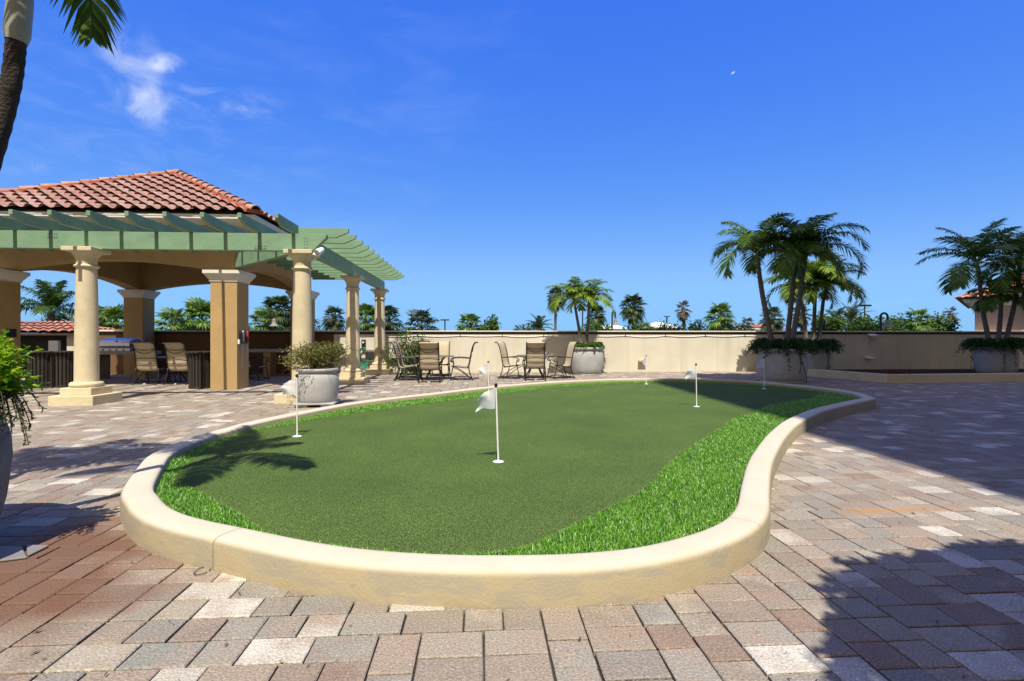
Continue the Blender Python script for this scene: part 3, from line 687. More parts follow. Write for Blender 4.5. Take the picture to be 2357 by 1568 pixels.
for (px, py), lab, rz, lean, sd in (((1147, 1063.5), 'white hole flag in the middle of the green nearest the front curb', -.06, (-.022, 0), 1), ((684, 1005), 'white hole flag at the left of the green before the thorny grey pot', .15, (-.004, 0), 2),
        ((1603.5, 936.5), 'white hole flag just left of the shadow edge on the green', 0, (-.01, 0), 3), ((1759, 895.5), 'white hole flag in shade before the big grey pot', .1, (0, 0), 4),
        ((1487.5, 884.5), 'white hole flag at the far rim of the green, before the boxed wall light', .7, (-.003, 0), 5), ((1125, 921), 'white hole flag partly behind the front one, below the patio tables', -.2, (-.01, 0), 6)):
    make_flag(*G(px, py, ZG), lab, rz - YAW, lean, sd)

# ---- planter pots
def pot(x, y, Rb, H, label, name='planter_pot', foot='round', rz=0.0, dark=False):
    t = thing(name, (x, y, 0), label, 'planter', 'round grey planter pots', rz)
    b0 = 0.075
    p = [(.74, 0), (.86, 0), (.885, .02), (.93, .12), (.965, .25), (.985, .40), (1.0, .54), (.992, .67), (.968, .755), (.925, .815), (.885, .845), (.868, .868), (.87, .893), (.92, .905), (.965, .915), (.985, .935), (.99, .955), (.975, .985), (.94, 1.0), (.87, 1.0), (.84, .985), (.83, .90)]
    MB().lathe([(a * Rb, b0 + z * (H - b0)) for a, z in p], 48).build('pot_body', 'shadepot' if dark else 'pot', t, smooth=True, sharp=28, world=False)
    mb = MB(); f = Rb * (0.84 if foot == 'round' else 0.93)
    if foot == 'round': mb.lathe([(f, 0), (f, b0 - .01), (f - .02, b0 + .003)], 36)
    else:
        mb.box(-f, f, -f, f, 0.045, b0 + .002)
        for sx in (-1, 1):
            for sy in (-1, 1): mb.box(sx * f * .62 - f * .3, sx * f * .62 + f * .3, sy * f * .62 - f * .3, sy * f * .62 + f * .3, 0, 0.0449)
    mb.build('foot_slab', 'pot', t, bevel=0.012, world=False)
    MB().lathe([(0.825 * Rb, 0), (0.825 * Rb, 0.02)], 36, (0, 0, H * 0.945)).build('soil', 'soil', t, world=False)
    return t, H * 0.95
# ---- leaf tools
def leaflet(mb, p, d, nrm, L, w, droop):
    """A narrow folded leaflet from p along d."""
    s = d.cross(nrm)
    if s.length < 1e-6: return
    s = s.normalized() * w * 0.5
    m = p + d * L * 0.5 + Vector((0, 0, -droop * L * 0.18)); q = p + d * L * 0.96 + Vector((0, 0, -droop * L * 0.75))
    mb.add([tuple(p - s * .45), tuple(p + s * .45), tuple(m + s), tuple(m - s), tuple(q)], [(0, 1, 2, 3), (3, 2, 4)])
def frond(mb, stem, base, az, e0, L, droop, r, nl=34, lmax=0.42, lw=0.035, bare=0.14, vee=0.35, ldroop=0.5):
    h = Vector((math.cos(az), math.sin(az), 0)); z = Vector((0, 0, 1)); n = 14; p = Vector(base); path = [p.copy()]; tang = []
    tw = r.uniform(-.12, .12)
    for i in range(n):
        t = (i + .5) / n; e = e0 - droop * t ** 1.25
        d = (h * math.cos(e) + z * math.sin(e)).normalized(); h2 = (h + Vector((-h.y, h.x, 0)) * tw * t).normalized(); d = (h2 * math.cos(e) + z * math.sin(e)).normalized()
        p = p + d * (L / n); path.append(p.copy()); tang.append(d)
    tang.append(tang[-1])
    stem.tube(path, [0.016 * (1 - .85 * i / n) + 0.003 for i in range(n + 1)], 5)
    for k in range(nl):
        t = bare + (1 - bare) * (k + .5) / nl; q = t * n; i = min(n - 1, int(q)); c = path[i].lerp(path[i + 1], q - i); d = tang[i]
        side = d.cross(z); side = side.normalized() if side.length > 1e-4 else Vector((-h.y, h.x, 0)); up = side.cross(d).normalized()
        prof_ = (math.sin(PI * (0.16 + 0.80 * (t - bare) / (1 - bare)))) ** 0.7
        fwd = 0.25 + 0.9 * t ** 1.5
        for sg in (-1, 1):
            ll = lmax * prof_ * r.uniform(.85, 1.12)
            dd = (side * sg + d * (fwd + r.uniform(-.12, .12)) + up * (vee + r.uniform(-.18, .18))).normalized()
            leaflet(mb, c, dd, up, ll, lw * r.uniform(.8, 1.15), ldroop * r.uniform(.6, 1.4))
def palm(base, path, label, crown, seed, name='palm_tree', cat='palm tree', group=None, leafmat='leaf_dark', trunkmat='trunk', r0=0.09, r1=0.055, shaft=0.45, shaftmat='shaft', shr=None, fronds=None):
    """path: trunk points in world space; crown: dict for frond sizes; fronds: explicit (az, e0, L, droop)."""
    r = random.Random(seed)
    t = thing(name, base, label, cat, group)
    tp = spline([Vector(p) for p in path], 10, closed=False); n = len(tp)
    rad = [(r0 + (r1 - r0) * (i / (n - 1)) ** 0.7) * (1.35 - .35 * min(1, i / 4)) * (1 + 0.035 * ((i % 2) * 2 - 1)) for i in range(n)]
    MB().tube(tp, rad, 14).build('trunk', trunkmat, t, smooth=True, sharp=60)
    d = (tp[-1] - tp[-3]).normalized(); top = tp[-1]
    if shaft:
        sr = shr or r1
        sp = [top - d * .02, top + d * .03, top + d * shaft * .3, top + d * shaft * .7, top + d * shaft]
        MB().tube(sp, [sr * 1.02, sr * 1.25, sr * 1.18, sr * .85, sr * .55], 14).build('crownshaft', shaftmat, t, smooth=True, sharp=60)
        top = top + d * shaft * .93
    lf, st = MB(), MB(); c = crown
    if fronds is None:
        nf = c.get('n', 13); fronds = []
        for i in range(nf):
            u = (i + .5) / nf; az = i * 2.39996 + r.uniform(-.25, .25)
            e0 = R(c.get('emax', 80)) - (R(c.get('emax', 80)) - R(c.get('emin', 5))) * u ** c.get('ep', 1.0)
            fronds.append((az, e0 + r.uniform(-.1, .1), c['L'] * r.uniform(.85, 1.08) * (0.85 + .15 * u), R(c.get('droop', 110)) * r.uniform(.85, 1.1) * (.6 + .55 * u)))
    for az, e0, L, dr_ in fronds:
        frond(lf, st, top - d * r.uniform(0, .06), az, e0, L, dr_, r, c.get('nl', 34), c.get('lmax', .42), c.get('lw', .035), c.get('bare', .14), c.get('vee', .35), c.get('ldroop', .5))
    lf.build('crown', leafmat, t); st.build('frond_stems', 'leaf_mid', t, smooth=True, sharp=0)
    return t
def fan_leaf(mb, st, p, az, e, L, Rf, r, ns=18, span=R(230), droop=0.5, fold=.0):
    h = Vector((math.cos(az), math.sin(az), 0)); z = Vector((0, 0, 1)); d = (h * math.cos(e) + z * math.sin(e)); hub = p + d * L + Vector((0, 0, -.12 * L * max(0, math.cos(e))))
    if L > .05: st.tube([p, p + d * L * .5, hub], 0.022, 4)
    e2 = e - R(25); d2 = h * math.cos(e2) + z * math.sin(e2); s = Vector((-h.y, h.x, 0)); up = s.cross(d2) * -1
    for k in range(ns):
        a = -span / 2 + span * (k + .5) / ns
        dd = (d2 * math.cos(a) + s * math.sin(a)).normalized(); l = Rf * (0.72 + .28 * math.cos(a * .6)) * r.uniform(.88, 1.08); w = Rf * span / ns * .72
        sd = dd.cross(up); sd = sd.normalized() * w * .5; ridge = up * w * .22 * (1 if k % 2 else -1)
        m = hub + dd * l * .55 + ridge; q = hub + dd * l * .93 + Vector((0, 0, -l * droop * r.uniform(.35, .8)))
        mb.add([tuple(hub), tuple(m + sd), tuple(q), tuple(m - sd)], [(0, 1, 2, 3)])
def fan_palm(x, y, z0, z1, label, seed, Lp=0.8, Rf=0.75, n=30, leafmat='leaf_fan', r0=0.16, dead=0, group='fan palms beyond the wall', emin=-35, droop=.5, name='fan_palm'):
    r = random.Random(seed); t = thing(name, (x, y, z0), label, 'palm tree', group)
    pts = [Vector((x + r.uniform(-.1, .1) * (i and 1), y, z0 + (z1 - z0) * i / 5)) for i in range(6)]
    MB().tube(spline(pts, 4, closed=False), r0 * .8, 9).build('trunk', 'trunk', t, smooth=True, sharp=60)
    lf, st = MB(), MB(); top = pts[-1]
    for i in range(n):
        u = (i + .5) / n; az = i * 2.39996 + r.uniform(-.3, .3); e = R(82) - (R(82) - R(emin)) * u
        fan_leaf(lf, st, top + Vector((0, 0, -.35 * u)), az, e, Lp * r.uniform(.75, 1.15), Rf * r.uniform(.8, 1.1), r, droop=droop * (0.5 + u))
    lf.build('crown', leafmat, t); st.build('leaf_stalks', leafmat, t)
    if dead:
        lf, st = MB(), MB()
        for i in range(dead):
            az = i * 2.39996 + 1; fan_leaf(lf, st, top + Vector((0, 0, -.4)), az, R(r.uniform(-75, -50)), Lp * .8, Rf * .8, r, ns=10, span=R(120), droop=.6)
        lf.build('dead_skirt', 'leaf_dead', t)
    return t
def bush(x, y, z0, rx, ry, rz, label, seed, n=1500, leaf=0.12, mat='bushlf', name='bush', cat='bush', group=None, lumps=9, stems=True):
    r = random.Random(seed); t = thing(name, (x, y, z0), label, cat, group); mb = MB()
    cl = [(Vector((r.gauss(0, .42) * rx, r.gauss(0, .42) * ry, rz * (.35 + .5 * abs(r.random())))), r.uniform(.3, .55)) for _ in range(lumps)]
    for i in range(n):
        c, k = cl[r.randrange(lumps)]
        d = Vector((r.gauss(0, 1), r.gauss(0, 1), r.gauss(0, 1))).normalized() * (r.random() ** .45) * k
        p = c + Vector((d.x * rx, d.y * ry, d.z * rz))
        if p.z < 0: continue
        a = (d + Vector((r.gauss(0, .6), r.gauss(0, .6), r.gauss(0, .6) + .25))).normalized(); s = a.orthogonal().normalized(); s = Matrix.Rotation(r.uniform(0, 6.28), 3, a) @ s; q = a.cross(s)
        l = leaf * r.uniform(.6, 1.3); w = l * .42
        mb.add([tuple(p - s * l * .5), tuple(p + q * w * .5), tuple(p + s * l * .5 - a * l * .12), tuple(p - q * w * .5)], [(0, 1, 2, 3)])
    mb.build('foliage', mat, t, world=False)
    if stems:
        st = MB()
        for c, k in cl: st.tube([(0, 0, 0), tuple(c * .5 + Vector((0, 0, .05))), tuple(c)], [.03 * rz, .02 * rz, .008 * rz], 5)
        st.build('stems', 'bark', t, world=False)
    return t
def fern(x, y, z0, rad, label, seed, n=120, mat='fern', up=0.28, out=0.62, hang=0.30, leaf=0.035, longs=4):
    r = random.Random(seed); t = thing('trailing_fern', (x, y, z0), label, 'fern', 'ferns trailing over the planter rims'); lf, st = MB(), MB()
    for i in range(n + longs):
        az = r.uniform(0, 2 * PI); r0 = rad * math.sqrt(r.random()) * .8; p = Vector((math.cos(az) * r0, math.sin(az) * r0, 0)); az += r.uniform(-.7, .7); h = Vector((math.cos(az), math.sin(az), 0))
        L = r.uniform(.5, 1.0) * out * (1.2 - .5 * r0 / rad); top = r.uniform(.5, 1.15) * up; hg = r.uniform(.2, 1) * hang * (r0 / rad) * 1.25
        if i >= n: L *= .8; p = h * rad * .85; top = .1; hg = hang * 2.2
        pts = []
        for k in range(9):
            u = k / 8; pts.append(p + h * (L * (u ** .85)) * (1 if i < n else .45 + .55 * (1 - u)) + Vector((0, 0, 4 * top * u * (1 - u) * .8 + top * .5 * u - hg * u ** 2.2)))
        st.tube(pts, .0035, 3, cap=False)
        for k in range(1, 9):
            for _ in range(5):
                c = pts[k - 1].lerp(pts[k], r.random()); d = Vector((r.gauss(0, 1), r.gauss(0, 1), r.gauss(0, .7) + .1)).normalized()
                leaflet(lf, c, d, Vector((r.gauss(0, .5), r.gauss(0, .5), 1)).normalized(), leaf * r.uniform(1.2, 2.2), leaf * .75, .5)
    lf.build('leaves', mat, t, world=False); st.build('stems', mat, t, world=False)
    return t

# ---- the pots and what grows in them
def at(px, d): return W((px - CX) / FOC * d, d)
x, y = at(1351, 17.95); _, zt = pot(x, y, 0.575, 0.955, 'grey round pot with two palms by the right patio set, on the sunny wall', rz=.2)
fern(x, y, zt, 0.50, 'light green fern in the sunlit two palm pot', 21, n=110, mat='fern_lit', up=.2, out=.38, hang=.12, longs=0)
cr = dict(n=14, L=1.2, droop=112, emax=86, emin=18, nl=38, lmax=.40, lw=.036, ldroop=.6, vee=.35)
for pth, lab, sd in (([(1337, 790), (1333, 760), (1327, 725), (1323, 702)], 'left of the two bright palms in the sunny round pot', 31), ([(1350, 792), (1352, 760), (1354, 730), (1355, 706)], 'right of the two bright palms in the sunny round pot', 32)):
    P3 = [PT(a, b_, 17.95 - .1 * (sd - 31)) for a, b_ in pth]
    palm(P3[0], P3, lab, cr, sd, 'potted_palm', group='palms growing in the round pots', leafmat='leaf_bright', r0=.06, r1=.042, shaft=.26)
x, y = at(1800, 14.85); BIG = (x, y); _, zt = pot(x, y, 0.665, 0.975, 'largest grey round pot, in shade at the far curb of the green')
fern(x, y, zt, 0.58, 'dark fern spilling over the largest shaded pot', 22, n=260, up=.30, out=.70, hang=.30, leaf=.042, longs=6)
hp = [(x - .02, y - .56, .93), (x + .0, y - .64, .985), (x + .06, y - .69, .85), (x + .2, y - .655, .55), (x + .36, y - .565, .22), (x + .42, y - .48, .02)]
tag(MB().tube(spline([Vector(p) for p in hp], 6, closed=False), 0.009, 6).build('drip_hose', 'black', smooth=True, sharp=0), 'thin black drip hose hanging over the rim of the largest pot', 'hose')
cr = dict(n=14, L=1.82, droop=128, emax=87, emin=30, nl=50, lmax=.53, lw=.042, ldroop=.6, vee=.30)
for pth, lab, sd, k, dd in (([(1776, 792), (1772, 765), (1757, 690), (1748, 633), (1745, 606)], 'left palm of the tall trio, with fruit stalk on its trunk', 41, 1.0, 0), ([(1812, 792), (1814, 765), (1822, 690), (1827, 640), (1830, 622)], 'middle palm of the tall trio in the largest pot', 42, .88, .12), ([(1824, 792), (1827, 765), (1840, 690), (1848, 630), (1851, 604)], 'right palm of the tall trio in the largest pot', 43, 1.06, -.1)):
    P3 = [PT(a, b_, 14.85 + dd) for a, b_ in pth]; c2 = dict(cr); c2['L'] *= k
    tr = palm(P3[0], P3, lab, c2, sd, 'potted_palm', group='palms growing in the round pots', leafmat='leaf_mid', r0=.085, r1=.058, shaft=.34)
    if sd == 41:
        r = random.Random(4); mb = MB(); c0 = Vector(PT(1745, 641, 14.8)); tip = Vector(PT(1728, 628, 14.75))
        mb.tube([c0, c0.lerp(tip, .5), tip], .008, 5)
        for _ in range(60):
            p = tip + Vector((r.gauss(0, .07), r.gauss(0, .06), r.gauss(0, .055))); mb.lathe([(.001, -.011), (.012, 0), (.001, .011)], 6, tuple(p))
        mb.build('fruit_stalk', 'leaf_bluegrey', tr)
x, y = at(1868, 17.7); _, zt = pot(x, y, 0.62, 0.96, 'grey round pot half hidden behind the largest pot')
fern(x, y, zt, 0.55, 'dark fern spilling over the half hidden pot', 23, n=230, up=.30, out=.70, hang=.34, leaf=.042, longs=4)
cr = dict(n=15, L=1.65, droop=120, emax=86, emin=20, nl=46, lmax=.48, lw=.040, ldroop=.6, vee=.3)
for pth, lab, sd, k in (([(1856, 790), (1853, 755), (1846, 700), (1843, 676)], 'left of the bright palms behind the tall trio', 51, .95), ([(1873, 790), (1874, 740), (1876, 690), (1878, 660)], 'middle of the bright palms behind the tall trio', 52, 1.0), ([(1884, 790), (1889, 750), (1894, 700), (1899, 676)], 'right of the bright palms behind the tall trio', 53, .95)):
    P3 = [PT(a, b_, 17.7) for a, b_ in pth]; c2 = dict(cr); c2['L'] *= k
    palm(P3[0], P3, lab, c2, sd, 'potted_palm', group='palms growing in the round pots', leafmat='leaf_bright', r0=.075, r1=.05, shaft=.28)
x, y = at(2292, 18.0); _, zt = pot(x, y, 0.60, 0.98, 'grey round pot in the planter bed at the far right')
fern(x, y, zt, 0.56, 'dark fern spilling over the far right pot', 24, n=260, up=.32, out=.80, hang=.38, leaf=.042, longs=7)
cr = dict(n=14, L=2.1, droop=92, emax=84, emin=4, nl=48, lmax=.60, lw=.05, ldroop=.55, vee=.3)
for pth, lab, sd, k in (([(2275, 790), (2272, 765), (2263, 720), (2257, 670), (2252, 628)], 'leaning palm with long sideways fronds at the far right pot', 61, 1.05), ([(2298, 790), (2300, 760), (2303, 725), (2304, 702)], 'short palm between two taller ones in the far right pot', 62, .55), ([(2312, 790), (2320, 765), (2335, 700), (2344, 650), (2347, 622)], 'palm cut by the right frame edge in the far right pot', 63, 1.0)):
    P3 = [PT(a, b_, 18.0) for a, b_ in pth]; c2 = dict(cr); c2['L'] *= k; c2['lmax'] *= min(1, k + .2)
    palm(P3[0], P3, lab, c2, sd, 'potted_palm', group='palms growing in the round pots', leafmat='leaf_mid', r0=.085, r1=.058, shaft=.4)

x, y = at(731, 9.62); _, zt = pot(x, y, 0.385, 0.70, 'small grey pot with a thorny olive bush beside the corner column', foot='slab', rz=.1)
tb = bush(x, y, zt - .02, .62, .55, .50, 'sprawling olive leaved thorny bush in the small grey pot', 9, n=4600, leaf=.05, mat='olive', name='thorny_bush', lumps=26, stems=False)
r = random.Random(8); st = MB()
for i in range(46):
    az = r.uniform(0, 6.28); L = r.uniform(.3, .78); up = r.uniform(.15, .5); pts = []
    for k in range(6):
        u = k / 5; pts.append((math.cos(az) * L * u, math.sin(az) * L * u * .9, up * math.sin(u * 2.1) - (.22 * u * u if i % 4 == 0 else 0)))
    st.tube(pts, .004, 4, cap=False)
st.build('thorny_stems', 'bark', tb, world=False)

# near planter at the left edge
NX, NY = W(-3.60, 2.62); _, zt = pot(NX, NY, 0.75, 0.95, 'planter coloured dark as if in shade, cut by the left frame edge under the near palm', dark=True)
r = random.Random(12)
sx, sy = W(-3.07, 2.90)
ls = thing('lime_shrub', (sx, sy, .97), 'bright lime green shrub at the left edge in the near planter', 'shrub')
lf, st = MB(), MB()
for i in range(330):
    az = r.uniform(0, 6.28); el = r.uniform(-.05, 1.4); L = r.uniform(.12, .32) * (1 + .25 * (el > .6)); d = Vector((math.cos(az) * math.cos(el), math.sin(az) * math.cos(el), math.sin(el)))
    pts = [d * L * (k / 6) + Vector((0, 0, -.10 * L * (k / 6) ** 2)) for k in range(7)]; st.tube(pts, .0035, 3, cap=False)
    for k in range(2, 7):
        for _ in range(7):
            c = pts[k - 1].lerp(pts[k], r.random()); dd = (d * .6 + Vector((r.gauss(0, .6), r.gauss(0, .6), r.gauss(0, .5)))).normalized()
            leaflet(lf, c, dd, Vector((r.gauss(0, .4), r.gauss(0, .4), 1)).normalized(), r.uniform(.026, .048), .020, .3)
lf.build('leaves', 'lime', ls, world=False); st.build('stems', 'lime', ls, world=False)
sx, sy = W(-2.96, 2.93)
tv = thing('trailing_shrub', (sx, sy, .95), 'dark trailing branches hanging over the near planter rim', 'shrub'); lf, st = MB(), MB()
for i in range(16):
    az = r.uniform(-.9, .5); L = r.uniform(.10, .27); hg = r.uniform(.12, .33); h = Vector((math.cos(az), math.sin(az), 0))
    pts = [h * L * (k / 8) ** .8 + Vector((0, 0, .05 * math.sin(k / 8 * 3) - hg * (k / 8) ** 1.7)) for k in range(9)]; st.tube(pts, .003, 3, cap=False)
    for k in range(1, 9):
        for _ in range(6):
            c = pts[k - 1].lerp(pts[k], r.random()); dd = (h * .3 + Vector((r.gauss(0, .7), r.gauss(0, .7), r.gauss(0, .4)))).normalized()
            leaflet(lf, c, dd, Vector((r.gauss(0, .4), r.gauss(0, .4), 1)).normalized(), r.uniform(.02, .04), .011, .3)
lf.build('leaves', 'drylf', tv, world=False); st.build('stems', 'bark', tv, world=False)
def wz(xc, d, z): return (*W(xc, d), z)
c = dict(nl=46, lmax=.30, lw=.034, ldroop=.85, vee=.1)
palm(wz(-3.5, 2.95, .88), [wz(-3.5, 2.95, .88), wz(-3.3, 2.95, 1.4), wz(-3.03, 2.95, 2.2), wz(-2.895, 2.95, 2.68), wz(-2.855, 2.95, 2.98)], 'dark leaning palm trunk with pale crownshaft at the left edge', c, 71, 'near_palm', leafmat='leaf_mid', trunkmat='darktrunk', r0=.056, r1=.047, shaft=.75, shaftmat='greyshaft', shr=.050,
     fronds=[(R(108), R(58), 1.36, R(150)), (R(-32), R(46), 1.35, R(92)), (R(-80), R(40), 1.3, R(80)), (R(40), R(86), 1.2, R(30)), (R(-10), R(84), 1.2, R(50)), (R(172), R(45), 1.6, R(110)), (R(150), R(70), 1.5, R(100)), (R(200), R(75), 1.3, R(80)), (R(120), R(84), 1.5, R(60)), (R(185), R(25), 1.5, R(90))])
c = dict(nl=40, lmax=.45, lw=.036)
palm(wz(-4.1, 2.75, .88), [wz(-4.1, 2.75, .88), wz(-4.3, 2.7, 2.0), wz(-4.45, 2.65, 3.1)], 'second palm of the near planter, just outside the left frame edge', c, 72, 'near_palm', leafmat='leaf_mid', r0=.06, r1=.05, shaft=.5, fronds=[(R(a), R(e), 1.55, R(q)) for a, e, q in ((95, 40, 110), (70, 55, 110), (120, 30, 100), (45, 60, 110), (150, 45, 110), (100, 75, 90), (180, 40, 110), (20, 75, 80), (135, 70, 110), (75, 20, 90))])
# tree whose round crown shades the lower right paving
RX, RY = W(2.90, -0.55)
st_ = thing('shade_tree', (RX, RY, 0), 'round leafy tree behind the viewer shading the lower right paving', 'tree')
MB().tube([(RX + .1, RY - .2, -.01), (RX + .02, RY - .1, 1.2), (RX, RY, 2.2), (RX, RY, 3.1)], [.11, .09, .08, .04], 10).build('trunk', 'bark', st_, smooth=True)
r = random.Random(19); mb = MB()
for i in range(36000):
    d = Vector((r.gauss(0, 1), r.gauss(0, 1), r.gauss(0, 1))).normalized(); q = r.random() ** .33; az = math.atan2(d.y, d.x)
    q *= .97 + .03 * math.sin(az * 9 + 1) + r.uniform(-.03, .03)
    p = Vector((RX + d.x * 1.80 * q, RY + d.y * 1.74 * q, 3.2 + d.z * .75 * q)); a = Vector((r.gauss(0, 1), r.gauss(0, 1), r.gauss(0, 1) + .8)).normalized(); t_ = a.orthogonal().normalized(); t_ = Matrix.Rotation(r.uniform(0, 6.28), 3, a) @ t_; w_ = a.cross(t_); l = r.uniform(.10, .18)
    mb.add([tuple(p - t_ * l * .5), tuple(p + w_ * l * .22), tuple(p + t_ * l * .5), tuple(p - w_ * l * .22)], [(0, 1, 2, 3)])
mb.build('crown', 'bushlf', st_)

# bougainvillea behind the left patio set
x, y = at(957, 17.9); bg = bush(x, y, 0, .72, .55, 1.30, 'leafy bougainvillea with pink blossom behind the left patio set', 17, n=4200, leaf=.085, name='bougainvillea', cat='shrub', lumps=22)
r = random.Random(3); fl = MB()
for i in range(26):
    az = r.uniform(0, 6.28); p = Vector((math.cos(az) * r.uniform(.4, .8), math.sin(az) * r.uniform(.2, .6) - .15, r.uniform(.75, 1.25)))
    for _ in range(5):
        d = Vector((r.gauss(0, 1), r.gauss(0, 1), r.gauss(0, 1))).normalized(); leaflet(fl, p, d, d.orthogonal(), .05, .035, .1)
fl.build('blossoms', 'pinkfl', bg, world=False)

# ---- planter bed at the right
bc = W(10.53, 14.35); bl = W(9.75, 17.6); bd = thing('planter_bed', (bc[0], bc[1], 0), 'low cream walled bed of dark soil before the shaded wall', 'planter bed')
H = 0.245; th = .2
d1 = (Vector((bl[0], bl[1], 0)) - Vector((bc[0], bc[1], 0))).normalized(); n1 = Vector((-d1.y, d1.x, 0)) * -th
cr3 = Vector((*bc, 0)); fr = Vector((*W(10.53 + 9, 14.35 + 1.25), 0)); d2 = (fr - cr3).normalized(); n2 = Vector((-d2.y, d2.x, 0)) * th
ic = cr3 + n1 * .5 + n2 * 1.0 + d2 * .12; end1 = cr3 + d1 * 4.7
mb = MB(); mb.prism([cr3 + d1 * .002 + Vector((0, 0, -.01)), ic + Vector((0, 0, -.01)), end1 + n1 + Vector((0, 0, -.01)), end1 + Vector((0, 0, -.01))], (0, 0, H + .01)); mb.build('bed_curb', 'stone', bd, bevel=.015)
for a, bq in ((0.0, .38), (.385, 3.4), (3.41, 6.2), (6.21, 9.0)):
    p0, p1 = cr3 + d2 * (a + .002), cr3 + d2 * bq; i0 = ic if a == 0 else p0 + n2
    mb = MB(); mb.prism([p0 + Vector((0, 0, -.01)), p1 + Vector((0, 0, -.01)), p1 + n2 + Vector((0, 0, -.01)), i0 + Vector((0, 0, -.01))], (0, 0, H + .008)); mb.build('bed_curb', 'stone', bd, bevel=.015)
mb = MB(); o3 = ic + Vector((0, 0, .06)); far1 = end1 + n1; mb.add([tuple(o3), tuple(cr3 + d2 * 9 + n2 + Vector((0, 0, .06))), (fr.x + 1, WY - .005, .06), (far1.x, WY - .005, .06)], [(0, 1, 2, 3)]); mb.build('bed_soil', 'soil', bd)
r = random.Random(6); fl = MB()
for i in range(130):
    q = ic + d1 * r.uniform(.15, 1.5) + d2 * r.uniform(.1, 2.4); q.z = r.uniform(.1, .2)
    for _ in range(5):
        d = Vector((r.gauss(0, 1), r.gauss(0, 1), r.gauss(0, 1))).normalized(); leaflet(fl, q, d, d.orthogonal(), .06, .04, .1)
o = fl.build('red_flowers', 'redfl'); tag(o, 'scattered dark red flowers low in the planter bed', 'flowers', kind='stuff')
# two pale stones at the foot of the near planter, a wire loop by the curb
for (p4, lab) in (([(0, 1296), (62, 1288), (50, 1264), (-10, 1262)], 'larger of two pale stones on the paving at the left edge'), ([(64, 1285), (112, 1261), (60, 1259)], 'smaller wedge of two pale stones on the paving at the left edge')):
    tag(MB().prism([(*G(a, b_), 0.004) for a, b_ in p4], (0, 0, .012)).build('pale_stone', 'grey', bevel=.004), lab, 'stone', 'pale stones at the left edge')
x, y = G(466, 1316); tag(MB().tube([(x + .035 * math.cos(a), y + .05 * math.sin(a), .006) for a in [2 * PI * k / 16 * .95 for k in range(17)]], .0022, 5).build('wire_loop', 'black'), 'small black wire loop on the pavers beside the front curb', 'wire')
r = random.Random(77); mb = MB(); n_ = 0
while n_ < 150:
    d_ = 1.8 + 13 * r.random() ** 1.6; x, y = W(r.uniform(-.95, .95) * d_, d_)
    if inside(x, y, outline): 
        if r.random() < .8 or not inside(x, y, putting): continue
        z = ZG + .004
    else: z = .006
    th_ = r.uniform(0, 6.28); l = r.uniform(.005, .012) if r.random() < .9 else r.uniform(.014, .024); u_, v_ = Vector((math.cos(th_), math.sin(th_), r.uniform(-.1, .3))) * l, Vector((-math.sin(th_), math.cos(th_), r.uniform(-.2, .2))) * l * .35; p = Vector((x, y, z + .003)); n_ += 1
    mb.add([tuple(p - u_), tuple(p + v_), tuple(p + u_ + Vector((0, 0, .004))), tuple(p - v_)], [(0, 1, 2, 3)])
tag(mb.build('fallen_leaves', 'leaf_dead'), 'tiny dry leaves and grit scattered over the paving', 'leaves', kind='stuff')
# pale inset slabs in front of the bed
mb = MB()
for k in range(5):
    a = cr3 + d2 * (.28 + k * .56) - n2 * (.42); mb.prism([a, a + d2 * .54, a + d2 * .54 + n2 * 1.9, a + n2 * 1.9], (0, 0, .007))
tag(mb.build('pale_paving_slabs', 'concrete', bevel=.003), kind='structure')

